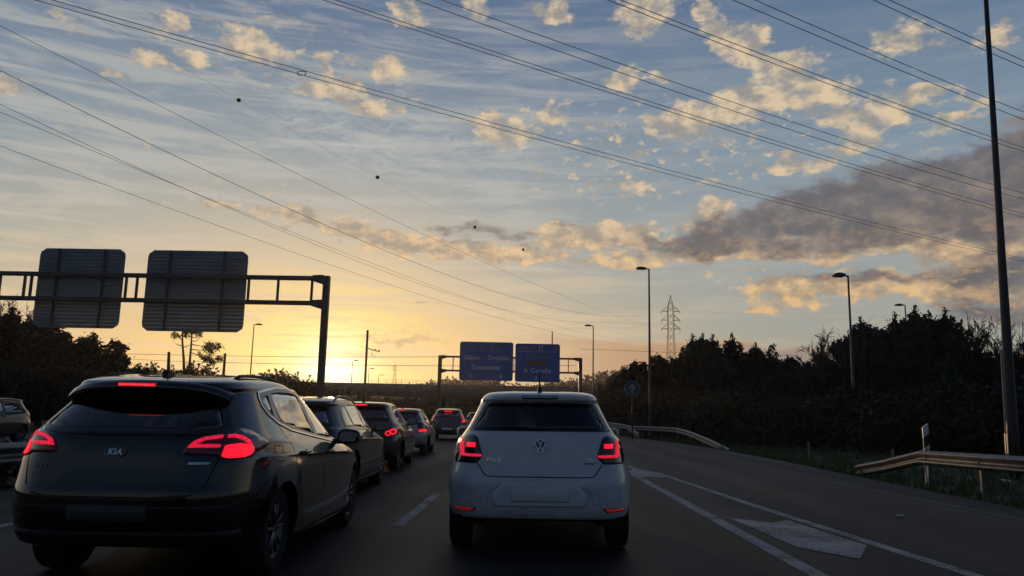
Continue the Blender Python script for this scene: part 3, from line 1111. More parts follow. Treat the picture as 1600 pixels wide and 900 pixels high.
def stone_pine():
    """two thin bare trunks with a few tufts near the top and two ragged side clumps"""
    Y = 110.0
    b = at(290, 580, Y=Y)
    zg = ground_z(b.x, b.y) - .1
    o = thing('stone_pine', 'tall thin pine with two bare trunks under the larger sign back', 'tree', (b.x, b.y, zg))
    L = lambda px, py: at(px, py, Y=Y) - Vector((b.x, b.y, zg)) + Vector((0, 0, 0))
    t1 = MB().tube([L(288, 600), L(287, 560), L(285, 535), L(285, 516)], [.22, .17, .13, .08], 6)
    for pts in ([(285, 532), (276, 524), (272, 519)], [(286, 540), (278, 539), (274, 536)], [(286, 543), (293, 541), (296, 538)]):
        t1.tube([L(*p) for p in pts], [.07, .05, .025], 4)
    t1.build('trunk', BARK, o, True)
    t2 = MB().tube([L(294, 600), L(297, 560), L(299, 535), L(300, 514)], [.22, .16, .12, .07], 6)
    for pts in ([(298, 546), (310, 547), (322, 547)], [(298.5, 538), (311, 540), (319, 543)], [(298, 551), (308, 554), (318, 560)], [(299, 533), (306, 533), (311, 530)], [(299.5, 527), (306, 527), (312, 524)],
                [(308, 554), (326, 561), (345, 561)]):
        t2.tube([L(*p) for p in pts], [.07, .05, .025], 4)
    t2.build('trunk', BARK, o, True)
    rng = np.random.default_rng(3)
    C = []
    for (px, py, rx, ry, n) in ((303, 519, 8, 3, 10), (290, 524, 6, 2, 5), (273, 523, 4, 3, 4), (314, 523, 3, 2, 3), (326, 543, 9, 5, 16), (340, 541, 3, 5, 7), (327, 538, 2, 3, 3), (332, 550, 5, 2, 4),
                                (320, 559, 6, 3, 8), (330, 563, 8, 3, 9), (343, 561, 5, 2, 6), (314, 553, 2, 2, 2), (332, 568, 2, 1, 2), (293, 517, 10, 2, 8)):
        for _ in range(n):
            p = L(px + rng.normal(0, rx * .45), py + rng.normal(0, ry * .45))
            C.append((p.x, p.y + rng.normal(0, .5), p.z))
    V, Fq = leaf_quads(np.array(C), .13, rng, 30, .22)
    link('crown', np_mesh('crown', V, Fq, PINE), o)


stone_pine()


def ridge():
    """wooded hill far ahead: its slope and the mass of trees on it"""
    prof = [(-520, 8), (-330, 10), (-210, 9), (-140, 8), (-110, 8.5), (-85, 15), (-60, 21), (-40, 24), (-20, 21), (0, 19), (20, 23), (45, 29), (80, 30), (130, 30), (190, 26), (300, 22), (480, 16), (700, 10)]
    V, Fc = [], []
    Ys = [330, 380, 430, 480, 520, 600, 700]
    sc = [0, .25, .6, .92, 1.0, .9, .0]
    xs = np.linspace(-520, 700, 90)
    for y, s in zip(Ys, sc):
        for x in xs:
            V.append((x, y, -0.6 + s * (interp(prof, x) - 2.5) + (0.8 * sin(x * .07 + y * .03) if s else 0)))
    nx = len(xs)
    Fc = [(j * nx + i, j * nx + i + 1, (j + 1) * nx + i + 1, (j + 1) * nx + i) for j in range(len(Ys) - 1) for i in range(nx - 1)]
    tag(mesh('hill', V, Fc, SOIL, smooth=True), kind='structure')
    rng = np.random.default_rng(9)
    C = []
    for _ in range(2600):
        x = rng.uniform(-330, 420)
        y = rng.uniform(350, 560)
        s = float(np.interp(y, Ys, sc))
        z = -0.6 + s * (interp(prof, x) - 2.5)
        hh = rng.uniform(3.0, 6.5)
        for q in (.25, .55, .85):
            C.append((x + rng.normal(0, .8), y, z + hh * q))
    V, Fq = leaf_quads(np.array(C), .95, rng, 9, 1.0)
    o = link('distant_wood', np_mesh('distant_wood', V, Fq, FARLEAF))
    tag(o, 'dark wood covering the low hill beyond the overpass', 'wood', kind='stuff')


ridge()

# ------------------------------------------------------------------ gantries and their signs
def gantry(label, Y, x0, x1, zt, zb, posts, struts, r=0.17):
    o = thing('sign_gantry', label, 'gantry', ((x0 + x1) / 2, Y, 0))
    ox = (x0 + x1) / 2
    for px in posts:
        mb = MB().box((px - ox, 0, (zt + .12) / 2), (2 * r, 2 * r, zt + .12), bev=.03)
        mb.box((px - ox, 0, .1), (.7, .7, .3))
        mb.build('post', GANTRY, o)
    for z in (zt, zb):
        MB().box(((x0 + x1) / 2 - ox, 0, z), (x1 - x0, .22, .20), bev=.025).build('beam', GANTRY, o)
    for sx in struts:
        MB().box((sx - ox, 0, (zt + zb) / 2), (.10, .10, zt - zb - .2)).build('strut', GANTRY, o)
    for px in posts:
        s = -1 if px > ox else 1
        for z in (zt, zb):
            MB().prism([(0, -.28), (0, .16), (.5, .13), (.5, -.13)], lambda a, b, d, z=z: Vector((px - ox + s * (r + a), d, z + b)), -.14, .14).build('bracket', GANTRY, o)
    return o


def sign_corner(w, h, r, z):
    """half-width left of a rounded panel at height z from its centre"""
    e = abs(z) - (h / 2 - r)
    return w / 2 if e <= 0 else w / 2 - r + sqrt(max(0, r * r - e * e))


# near gantry on the left: we see the backs of its signs
GY = 36.0
gp = at(511, 432, Y=GY)
gb = at(505, 474, Y=GY)
gx1, gzt, gzb = gp.x, gp.z - .1, gb.z
sx = [at(p, 455, Y=GY).x for p in (37, 196, 213, 388, 434, 487)]
near_g = gantry('dark steel sign gantry over the opposite carriageway on the left', GY, gx1 - 18.6, gx1 + .1, gzt, gzb, [gx1, gx1 - 18.4], [x for x in sx] + [gx1 - 15.5, gx1 - 17, gx1 - 14], .15)
SLAT_H = 0.17


def sign_back(label, pts):
    (xl, yt), (xr, yb) = pts
    a, b = at(xl, yt, Y=GY + .4), at(xr, yb, Y=GY + .4)
    w, h = b.x - a.x, a.z - b.z
    cx, cz = (a.x + b.x) / 2, (a.z + b.z) / 2
    o = thing('road_sign', label, 'sign', (cx, GY + .32, cz), 0, 'signs seen from behind on the near gantry')
    n = int(h / SLAT_H)
    sh = h / n
    for i in range(n):
        zc = -h / 2 + sh * (i + .5)
        hw0, hw1 = sign_corner(w, h, .34, zc - sh * .47), sign_corner(w, h, .34, zc + sh * .47)
        V = []
        # a shallow folded plank: flat web between two ribs
        prof = [(-.485, .0), (-.43, -.022), (-.33, -.022), (-.27, 0), (.27, 0), (.33, -.022), (.43, -.022), (.485, 0), (.485, .03), (-.485, .03)]
        for sgn in (-1, 1):
            for (q, d) in prof:
                hw = hw0 + (hw1 - hw0) * (q + .47) / .94
                V.append((sgn * hw, d, zc + q * sh))
        m = len(prof)
        Fc = [tuple(range(m)), tuple(range(2 * m - 1, m - 1, -1))] + [(k, m + k, m + (k + 1) % m, (k + 1) % m) for k in range(m)]
        mesh('slat', V, Fc, ALU, o)
    for q in (-.27, .27):
        MB().box((q * w, -.085, 0), (.10, .07, h * .985)).build('stiffener', GANTRY, o)
    return o


sign_back('back of the large slatted sign nearest the gantry post', ((234, 391), (380, 520)))
sign_back('back of the smaller slatted sign at the far left of the gantry', ((66, 388), (186, 514)))

# far gantry over our road with two blue direction signs
FY = 88.0
fp0, fp1 = at(688, 556, Y=FY), at(907, 562, Y=FY)
zt = (fp0.z + fp1.z) / 2
zb = zt - 1.55
far_g = gantry('distant gantry carrying two blue direction signs over the road', FY, fp0.x - .1, fp1.x + .1, zt, zb, [fp0.x, fp1.x], [at(p, 566, Y=FY).x for p in (708, 803, 888, 740, 770, 830, 860)], .2)


def blue_sign(label, box, parts):
    (xl, yt), (xr, yb) = box
    a, b = at(xl, yt, Y=FY - .5), at(xr, yb, Y=FY - .5)
    w, h = b.x - a.x, a.z - b.z
    cx, cz = (a.x + b.x) / 2, (a.z + b.z) / 2
    o = thing('direction_sign', label, 'sign', (cx, FY - .42, cz), 0, 'blue direction signs on the far gantry')
    pl = rounded([(-w / 2, -h / 2), (w / 2, -h / 2), (w / 2, h / 2), (-w / 2, h / 2)], .3)
    MB().prism(pl, lambda p, q, d: Vector((p, d, q)), -.03, .10).build('panel', BLUE, o)
    inr = rounded([(-w / 2 + .1, -h / 2 + .1), (w / 2 - .1, -h / 2 + .1), (w / 2 - .1, h / 2 - .1), (-w / 2 + .1, h / 2 - .1)], .25)
    V = [(x, -.04, z) for x, z in pl] + [(x, -.04, z) for x, z in inr]
    n = len(pl)
    mesh('border', V, [(k, (k + 1) % n, n + (k + 1) % n, n + k) for k in range(n)], mat('sign border', (.06, .10, .26), .5), o)
    for k in range(2):
        MB().box(((-.25 + .5 * k) * w, .16, 0), (.12, .1, h * .9)).build('stiffener', GANTRY, o)
    R = Matrix.Rotation(radians(90), 4, 'X')
    for p in parts:
        if p[0] == 'text':
            _, txt, u, v, size, m = p
            text_mesh('lettering', txt, size, m, o, Matrix.Translation((u * w / 2, -.045, v * h / 2)) @ R, .02, space=1.12, bold=.020)
        elif p[0] == 'box':
            _, u, v, bw, bh, m = p
            MB().prism(rounded([(u * w / 2 - bw / 2, v * h / 2 - bh / 2), (u * w / 2 + bw / 2, v * h / 2 - bh / 2), (u * w / 2 + bw / 2, v * h / 2 + bh / 2), (u * w / 2 - bw / 2, v * h / 2 + bh / 2)], .07, 3),
                       lambda x, z, d: Vector((x, d, z)), -.05, -.032).build('plaque', m, o)
        elif p[0] == 'arrow':
            _, u, v, s = p
            ar = [(-.09, .5), (.09, .5), (.09, -.05), (.34, .12), (.34, -.1), (0, -.5), (-.34, -.1), (-.34, .12), (-.09, -.05)]
            MB().prism([(u * w / 2 + x * s, v * h / 2 + z * s) for x, z in ar], lambda x, z, d: Vector((x, d, z)), -.05, -.032).build('arrow', SIGNT, o)
        elif p[0] == 'exit':
            _, u, v, s = p
            mb = MB()
            for poly in ([(-.42, -.5), (-.22, -.5), (-.10, .5), (-.22, .5)], [(.42, -.5), (.22, -.5), (.04, .5), (.14, .5)], [(.10, .05), (.2, .12), (.62, .5), (.48, .5)]):
                mb.prism([(u * w / 2 + x * s, v * h / 2 + z * s) for x, z in poly], lambda x, z, d: Vector((x, d, z)), -.05, -.032)
            mb.build('exit_symbol', SIGNT, o)
    return o


SIGNF = mat('faint sign lettering', (0.20, 0.30, 0.50), 0.5)
blue_sign('wider blue sign reading Gijón Oviedo Santander on the far gantry', ((719, 533.5), (801, 595.5)),
          [('text', 'E-70  A-8', 0, .61, .68, SIGNF), ('text', 'Gijón - Oviedo', 0, .17, .72, SIGNT), ('text', 'Santander', 0, -.32, .72, SIGNT), ('arrow', -.56, -.76, .5), ('arrow', .56, -.76, .5)])
blue_sign('narrower blue sign reading A Coruña on the far gantry', ((805.5, 536.5), (874.5, 597.5)),
          [('box', 0, .575, 4.3, .035, SIGNT), ('text', '4100 m', -.5, .78, .46, SIGNF), ('box', -.16, .78, .04, .6, SIGNF), ('box', -.10, .78, .04, .6, SIGNF), ('exit', .14, .78, .62), ('text', '4', .82, .75, .5, SIGNF), ('text', 'E-70  A-8', 0, .28, .56, SIGNF),
           ('box', 0, -.02, 2.1, .5, SIGNO), ('text', 'A Coruña', 0, -.42, .68, SIGNT), ('arrow', -.05, -.80, .45)])


# ------------------------------------------------------------------ lamps, poles, pylons
def street_lamp(label, top, base_px, Y, h_arm=1.3, r=.11, side=-1, group='street lamps'):
    t = at(*top, Y=Y)
    zg = ground_z(t.x, t.y) - .05
    o = thing('street_lamp', label, 'street lamp', (t.x, t.y, zg), 0, group)
    H = t.z - zg
    MB().tube([(0, 0, 0), (0, 0, .4), (0, 0, .42), (0, 0, H * .5), (0, 0, H)], [r * 1.5, r * 1.5, r, r * .75, r * .5], 10).build('pole', STEEL if r > .2 else GANTRY, o, True)
    arm = MB().tube([(0, 0, H - .03), (side * h_arm * .35, 0, H + .04)], [.05, .045], 6)
    arm.build('arm', GANTRY, o, True)
    L = h_arm
    hd = [(0, -.05), (.12, .05), (.55, .10), (.92, .05), (1.0, -.03), (.9, -.09), (.2, -.10)]
    MB().prism([(side * L * (.18 + .82 * a), H + .04 + b * 1.1) for a, b in hd], lambda x, z, d: Vector((x, d, z)), -.17, .17).build('lamp_head', DARKST, o)
    return o


street_lamp('tall street lamp behind the far guard rail, in front of the pylon', (1014, 420), None, 60, 1.0, .12)
street_lamp('street lamp standing before the dark wood on the right', (1325, 431), None, 40, .75, .09)
street_lamp('street lamp whose head just clears the wood top on the right', (1414, 477), None, 80, 1.0, .12)
street_lamp('street lamp right of the far gantry', (927, 509), None, 99, 1.1, .12)
street_lamp('street lamp on the left between gantry sign and post', (397, 507), None, 104, 1.1, .12, 1)
street_lamp('largest of three small lamps beyond the overpass near the sun', (551, 563.5), None, 176, 1.4, .13, 1)
street_lamp('middle one of three small lamps beyond the overpass', (576.5, 576), None, 206, 1.5, .13, 1)
street_lamp('smallest of three small lamps beyond the overpass', (592, 586), None, 240, 1.5, .13, 1)


def mast():
    """the tall near lighting column on the right; its lantern is above the frame"""
    b = at(1584, 720, Y=20.5)
    zg = ground_z(b.x, b.y) - .05
    o = thing('lighting_column', 'tall dark lighting column close by on the right verge', 'lighting column', (b.x, b.y, zg))
    o.rotation_euler = (0, .0195, 0)                      # the column leans a little
    H = 14.5
    MB().tube([(0, 0, 0), (0, 0, 1.5), (0, 0, 7), (0, 0, H)], [.14, .13, .088, .05], 14).build('pole', mat('tarred column', (.05, .05, .055), .5, .3, var=.3, vscale=3), o, True)
    MB().box((0, 0, .05), (.5, .5, .12), bev=.02).build('base_plate', STEEL, o)
    MB().box((-.16, 0, 1.0), (.012, .16, .5), bev=.004).build('hatch', STEEL, o)
    MB().tube([(-.19, -.02, .1), (-.182, -.02, 3.4)], .014, 6).build('edge_highlight', mat('pale edge highlight', (.55, .54, .52), .5), o, True)  # pale strip paints the bright highlight down the column's left edge
    MB().tube([(0, 0, H - .05), (-.9, 0, H + .12)], [.05, .04], 8).build('arm', STEEL, o, True)
    MB().prism([(-.8, H + .05), (-1.6, H + .14), (-1.9, H + .08), (-1.7, H), (-.9, H)], lambda x, z, d: Vector((x, d, z)), -.18, .18).build('lamp_head', DARKST, o)


mast()


def catenary_pole():
    Y = 118.0
    b = at(569, 606, Y=Y)
    t = at(574.5, 516, Y=Y)
    zg = -.2
    o = thing('railway_mast', 'railway catenary mast with side arm near the setting sun', 'mast', (t.x, t.y, zg))
    H = t.z - zg
    MB().box((0, 0, H / 2), (.30, .30, H), bev=.03).build('pole', GANTRY, o)
    L = lambda px, py: at(px, py, Y=Y) - Vector((t.x, t.y, zg))
    mb = MB().tube([L(573, 544), L(593, 549.5)], .07, 6).tube([L(582, 546.5), L(580.5, 555)], .03, 5).tube([L(580.5, 555), L(586, 557)], .03, 5)
    mb.build('arm', DARKST, o)
    for q in ((586.5, 546.5), (592.5, 548)):
        MB().lathe([(.02, -.18), (.12, -.16), (.12, -.1), (.06, -.08), (.12, -.05), (.12, .02), (.06, .04), (.1, .1), (.02, .16)], 8, 'z', L(*q)).build('insulator', DARKST, o)


catenary_pole()


def plain_pole(name, label, top, bot, Y, r, m=WOOD):
    t, b = at(*top, Y=Y), at(*bot, Y=Y)
    b.z = ground_z(b.x, b.y) - .2
    o = MB().tube([b, b.lerp(t, .5), t], [r * 1.2, r * 1.05, r * .85], 8).build(name, m, None, True)
    return tag(o, label, 'pole')


plain_pole('utility_pole', 'leaning timber pole standing out of bushes left of the pine', (264, 550), (268, 585), 88, .19)
plain_pole('utility_pole', 'timber pole right of the thin two trunked pine', (352, 552), (348, 592), 90, .17)
plain_pole('utility_pole', 'slim pole top rising behind the A Coruña sign', (863, 518), (862, 600), 128, .10, GANTRY)
plain_pole('marker_pole', 'pale thin pole just below the right post of the far gantry', (905.5, 582), (904.5, 612), 84, .09, mat('pale pole', (.6, .58, .55), .5))


def pylon(label, top, bot, Y, arms, wtop, wbot, armlen, r=.10):
    t, b = at(*top, Y=Y), at(*bot, Y=Y)
    o = thing('pylon', label, 'pylon', (t.x, t.y, b.z), 0, 'lattice power pylons')
    H = t.z - b.z
    mb = MB()
    w = lambda z: wbot + (wtop - wbot) * min(1, z / (H * .68)) if z < H * .87 else wtop * (1 - (z - H * .87) / (H * .13)) + .1
    n = 16
    zs = [H * (1 - (1 - k / n) ** 1.1) for k in range(n + 1)]
    cs = [(-1, -1), (1, -1), (1, 1), (-1, 1)]
    P = lambda z, c: Vector((c[0] * w(z) / 2, c[1] * w(z) / 2, z))
    for c in cs:
        mb.tube([P(z, c) for z in zs], r, 4)
    for z0, z1 in zip(zs[:-1], zs[1:]):
        for k in range(4):
            c, d = cs[k], cs[(k + 1) % 4]
            mb.tube([P(z0, c), P(z1, d)], r * .55, 3)
            mb.tube([P(z0, d), P(z1, c)], r * .55, 3)
    mb.build('lattice', GANTRY, o)
    for q in arms:
        z = H * q
        for s in (-1, 1):
            a = MB()
            tip = Vector((s * armlen, 0, z))
            for yy in (-1, 1):
                a.tube([Vector((s * w(z) / 2, yy * w(z) / 2, z)), tip], r * .8, 4)
                a.tube([Vector((s * w(z) / 2, yy * w(z) / 2, z + H * .045)), tip], r * .8, 4)
            a.tube([tip, tip - Vector((0, 0, H * .025))], r * .9, 4)
            a.build('crossarm', GANTRY, o)
    return o


pylon('large lattice power pylon rising behind the right wood', (1047.5, 461), (1047.5, 640), 300, (.70, .777, .855), 2.2, 4.6, 3.5, .10)
pylon('tiny far lattice pylon on the skyline near the sun', (617.5, 569), (617, 602), 620, (.72, .86), 1.3, 3.4, 3.4, .07)


# ------------------------------------------------------------------ overhead lines
def wire(label, px, zh, r, ext=(-.25, .3), group=None, n=40, mz=None):
    """sagging cable: surveyed at its two ends at height zh and once between"""
    a = at(*px[0], z=zh)
    c = at(*px[2], z=zh if mz is None else mz)
    d = ray(*px[1])
    h = Vector((c.x - a.x, c.y - a.y))
    nrm = Vector((-h.y, h.x))
    t = (nrm.x * (a.x - EYE.x) + nrm.y * (a.y - EYE.y)) / (nrm.x * d.x + nrm.y * d.y)
    b = EYE + d * t
    u = ((b.x - a.x) * h.x + (b.y - a.y) * h.y) / h.length_squared
    pts = []
    for k in range(n + 1):
        s = ext[0] + (1 + ext[1] - ext[0]) * k / n
        z = a.z * (s - u) * (s - 1) / ((0 - u) * (0 - 1)) + b.z * (s - 0) * (s - 1) / ((u - 0) * (u - 1)) + c.z * (s - 0) * (s - u) / ((1 - 0) * (1 - u))
        pts.append((a.x + h.x * s, a.y + h.y * s, z))
    o = MB().tube(pts, r, 5).build('power_line', WIREM, None, True)
    tag(o, label, 'power line', group)
    return o, a, b, c


UP = 'high voltage lines crossing the sky above the road'
PAIRS = [('bundle running down past the blue signs side', ((82, 0), (800, 200), (1600, 404)), ((55, 0), (800, 207), (1600, 408))),
         ('second bundle from the bottom', ((525, 0), (1070, 176), (1600, 334)), ((505, 0), (1070, 182), (1600, 340))),
         ('third bundle from the bottom', ((690, 0), (1230, 188), (1600, 302)), ((650, 0), (1230, 201), (1600, 311))),
         ('fourth bundle from the bottom', ((970, 0), (1240, 103), (1600, 231)), ((950, 0), (1240, 111), (1600, 237))),
         ('fifth bundle from the bottom', ((1180, 0), (1400, 95), (1600, 175)), ((1145, 0), (1400, 107), (1600, 187))),
         ('topmost bundle in the right corner', ((1390, 0), (1500, 50), (1600, 95)), ((1365, 0), (1490, 57), (1600, 105)))]
for i, (nm, p, q) in enumerate(PAIRS):
    nm = ['lowest', 'second lowest', 'third lowest', 'third highest', 'second highest', 'topmost'][i]
    wire(f'upper cable of the {nm} pair among the high voltage lines', p, 26.5, .025, (-.4, .5), UP)
    _, wa, wb, wc = wire(f'lower cable of the {nm} pair among the high voltage lines', q, 26.0, .025, (-.4, .5), UP)
    if i == 0:
        s0 = at(472, 115, Y=(wa.y + (wc.y - wa.y) * .27))
# spacer clamp on the lowest pair
s0 = at(471.5, 114.5, z=26.0)
sp_o = MB()
for q in range(10):
    a0, a1 = 2 * pi * q / 10, 2 * pi * (q + 1) / 10
    sp_o.tube([s0 + Vector((.34 * cos(a0), 0, .17 * sin(a0))), s0 + Vector((.34 * cos(a1), 0, .17 * sin(a1)))], .03, 5)
tag(sp_o.build('cable_spacer', DARKST), 'small oval spacer clamped on the lowest pair of cables', 'spacer')
LOWL = 'thin power lines sloping down from the left edge'
for nm, p, z in (('topmost', ((0, 40), (400, 240), (900, 470)), 24), ('second', ((0, 110), (385, 296), (880, 484)), 22), ('third', ((0, 163), (380, 335), (870, 500)), 20), ('fourth', ((0, 175), (350, 320), (865, 508)), 20),
                 ('lowest', ((0, 228), (250, 320), (870, 520)), 18)):
    wire(f'{nm} of the thin lines sloping down from the left edge', p, z, .022 if nm == 'second' else .016, (-.25, .6), LOWL)
_, ea, eb, ec = wire('faint thin earth wire carrying the marker balls', ((373, 156), (590, 277), (817, 390)), 30, .008, (-.6, .5))
for i, (px, py, lab) in enumerate(((373, 156.5, 'largest'), (590, 277, 'second largest'), (742, 355, 'third largest'), (817.5, 390, 'smallest'))):
    c = at(px, py, z=30)
    # keep the ball on the wire's own vertical plane
    h = Vector((ec.x - ea.x, ec.y - ea.y))
    nrm = Vector((-h.y, h.x))
    d = ray(px, py)
    t = (nrm.x * (ea.x - EYE.x) + nrm.y * (ea.y - EYE.y)) / (nrm.x * d.x + nrm.y * d.y)
    c = EYE + d * t
    R = .20 if i == 0 else .24
    o = MB().lathe([(.001, -R)] + [(R * sin(pi * k / 12), -R * cos(pi * k / 12)) for k in range(1, 12)] + [(.001, R)], 16).build('marker_ball', DARKST, None, True)
    o.location = c
    tag(o, f'{lab} of the dark warning balls hung on the faint earth wire', 'marker ball', 'warning balls on the overhead wire')
for nm, a, b, z0 in (('upper', (200, 553), (760, 557), 0), ('lower', (330, 566), (900, 571), 0)):
    A, Bp = at(*a, Y=118), at(*b, Y=118)
    pts = [A.lerp(Bp, k / 20) - Vector((0, 0, .25 * sin(pi * k / 20))) for k in range(21)]
    tag(MB().tube(pts, .030, 4).build('railway_wire', WIREM, None, True), f'{nm} railway wire running level past the setting sun', 'wire', 'level railway wires')
for k, (a, b) in enumerate((((905, 545), (1240, 556)), ((200, 561), (345, 566)))):
    A, Bp = at(*a, Y=118), at(*b, Y=118)
    tag(MB().tube([A, A.lerp(Bp, .5) - Vector((0, 0, .1)), Bp], .022, 4).build('railway_wire', WIREM, None, True), ['faint level wire over the cloud bank right of the far gantry', 'faint level wire behind the thin pine'][k], 'wire')


# ------------------------------------------------------------------ overpass
def overpass():
    Y = 150.0
    o = thing('overpass', 'dark concrete overpass crossing the motorway ahead', 'bridge', (-20, Y, 0))
    x0, x1 = at(300, 610, Y=Y).x + 20, at(985, 610, Y=Y).x + 20
    zt = at(640, 603.5, Y=Y).z
    MB().box(((x0 + x1) / 2, 4, zt - .55), (x1 - x0, 11, 1.1)).build('deck', CONC, o)
    n = 14
    for k in range(n):                                     # edge panels of the parapet
        w = (x1 - x0) / n
        MB().box((x0 + w * (k + .5), -1.62, zt - .1), (w - .04, .22, .95), bev=.02).build('parapet_panel', CONC, o)
    MB().box(((x0 + x1) / 2, 0.2, zt - 1.45), (x1 - x0, 1.0, .75)).build('girder', CONC, o)
    MB().box(((x0 + x1) / 2, 7.5, zt - 1.45), (x1 - x0, 1.0, .75)).build('girder', CONC, o)
    for k in range(30):
        MB().box((x0 + (x1 - x0) * (k + .5) / 30, -1.55, zt + .75), (.05, .05, .85)).build('railing_post', GANTRY, o)
    for z in (.55, .85, 1.15):
        MB().box(((x0 + x1) / 2, -1.55, zt + z), (x1 - x0, .03, .035)).build('railing_bar', GANTRY, o)
    for px in (560, 700, 785):
        x = at(px, 640, Y=Y).x + 20
        for yy in (1, 7):
            MB().lathe([(.55, -.3), (.55, zt - 1.9)], 16, 'z', (x, yy, 0)).build('pier', CONC, o, True)
    for (pa, pb) in ((300, 470), (800, 985)):
        xa, xb = at(pa, 640, Y=Y).x + 20, at(pb, 640, Y=Y).x + 20
        MB().box(((xa + xb) / 2, 6, (zt - 1.95) / 2 - .15), (xb - xa, 10, zt - 1.75)).build('abutment', CONC, o)
    xa, xb = at(690, 640, Y=Y).x + 20, at(800, 640, Y=Y).x + 20
    MB().box(((xa + xb) / 2, 11, 1.6), (xb - xa, .6, 3.4)).build('retaining_wall', CONC, o)


overpass()


# ------------------------------------------------------------------ guard rails, posts, small roadside things
WPROF = [(0, 0), (.03, .012), (.085, .045), (.095, .065), (.085, .088), (.02, .128), (.01, .152), (.02, .177), (.085, .217), (.095, .24), (.085, .26), (.03, .293), (0, .305)]


def guard_rail(label, path, tops, side, posts, group='steel guard rails'):
    """W-section beam along path [(x, y)], top height per point; side = +1 when the face looks to -x"""
    o = thing('guard_rail', label, 'guard rail', (path[0][0], path[0][1], 0), 0, group)
    ox, oy = path[0]
    n = len(WPROF)
    for i in range(len(path) - 1):
        V = []
        for j in (i, i + 1):
            a = path[max(0, j - 1)]
            b = path[min(len(path) - 1, j + 1)]
            d = Vector((b[0] - a[0], b[1] - a[1])).normalized()
            nx = Vector((-d.y, d.x)) * side
            e = Vector((path[j][0] - ox, path[j][1] - oy)) + d * (.0 if j == i else .0)
            for (q, h) in WPROF:
                V.append((e.x + nx.x * q, e.y + nx.y * q, tops[j] - .305 + h))
            for (q, h) in WPROF[::-1]:
                V.append((e.x + nx.x * (q - .012), e.y + nx.y * (q - .012), tops[j] - .305 + h))
        m = 2 * n
        Fc = [(k, (k + 1) % m, m + (k + 1) % m, m + k) for k in range(m)] + [tuple(range(m))[::-1], tuple(range(m, 2 * m))]
        mesh('rail_beam', V, Fc, RAILM, o)
    for (x, y, t) in posts:
        z0 = ground_z(x, y) - .3
        MB().box((x - ox - .09 * -side * 0 + side * -.0, y - oy, (t - .03 + z0) / 2), (.09, .06, t - .03 - z0)).build('rail_post', RAILM, o)
        MB().lathe([(.001, -.012), (.022, -.012), (.022, 0), (.001, 0)], 8, 'x', (x - ox - .075 * 1 - .005, y - oy, t - .153)).build('bolt', DARKST, o)
    return o


pth = [(8.4, 20.9), (8.4, 19.4), (8.4, 17.5), (8.4, 13.5), (8.38, 9.5), (8.35, 5.5), (8.3, 1.5), (8.3, -6)]
tp = [.17, .37, .67, .72, .78, .80, .80, .80]
guard_rail('near guard rail with sloping end on the right verge', pth, tp, -1, [(8.46, y, interp([(5, .79), (9.5, .77), (13.5, .71), (17.5, .66)], y)) for y in (17.3, 15.3, 13.3, 11.3, 9.3, 7.3, 5.3)])
pth = [(8.45, 34.3), (8.55, 37.5), (8.7, 41.2), (8.85, 45.0), (8.95, 49.5), (8.5, 52.5), (7.7, 55.5), (6.8, 58.5), (6.2, 62.5), (5.6, 68), (4.9, 75)]
tp = [.05, .27, .46, .63, .75, .75, .75, .75, .75, .75, .75]
guard_rail('further guard rail whose long end dips to the grass', pth, tp, 1, [(p[0] + .06, p[1], t - .03) for p, t in zip(pth, tp) if t > .4])
pth = [(6.7, 60.5), (6.45, 64), (5.9, 70), (5.0, 78)]
guard_rail('short guard rail beside the white hatchback, behind the longer rail', [(6.9, 51.0), (6.4, 54.0), (5.6, 58.5), (5.0, 63.0)], [.35, .85, .98, 1.0], 1, [(6.5, 54.0, .8), (5.7, 58.5, .9)])
pth = [(-7.0 + bend(y), y) for y in (-6, 0, 4, 8, 12, 16, 20, 25, 30, 36, 43, 51, 60, 72, 86, 104)]
guard_rail('median guard rail left of the queue of cars', pth, [.72] * len(pth), -1, [(x - .06, y, .69) for x, y in pth])


def delineator():
    b = Vector((8.64, 17.75, 0))
    zg = ground_z(b.x, b.y) - .1
    o = thing('delineator_post', 'white road marker post with black band behind the guard rail', 'marker post', (b.x, b.y, zg))
    tp_ = [(-.065, 0), (.065, 0)]
    zs = 1.42

    def slab(z0, z1, c0=0.0, c1=0.0, grow=0.0):
        # D-shaped post, slanted cuts
        V = []
        prof = [(-.062 - grow, -.02 - grow), (.062 + grow, -.02 - grow), (.055 + grow, .03 + grow), (0, .05 + grow), (-.055 - grow, .03 + grow)]
        for z, c in ((z0, c0), (z1, c1)):
            for x, y in prof:
                V.append((x, y, z + c * x / .062))
        n = 5
        return V, [tuple(range(n))[::-1], tuple(range(n, 2 * n))] + [(k, (k + 1) % n, n + (k + 1) % n, n + k) for k in range(n)]
    MB().add(*slab(0, .97, 0, .05)).build('lower_post', PLASTW, o)
    MB().add(*slab(.97, 1.20, .05, .05, -.004)).build('black_band', BLACKP, o)
    MB().add(*slab(1.20, 1.42, .05, .05)).build('upper_post', PLASTW, o)
    MB().box((0, -.026, .84), (.05, .006, .16)).build('reflector', mat('amber reflector', (.35, .3, .25), .3), o)


delineator()


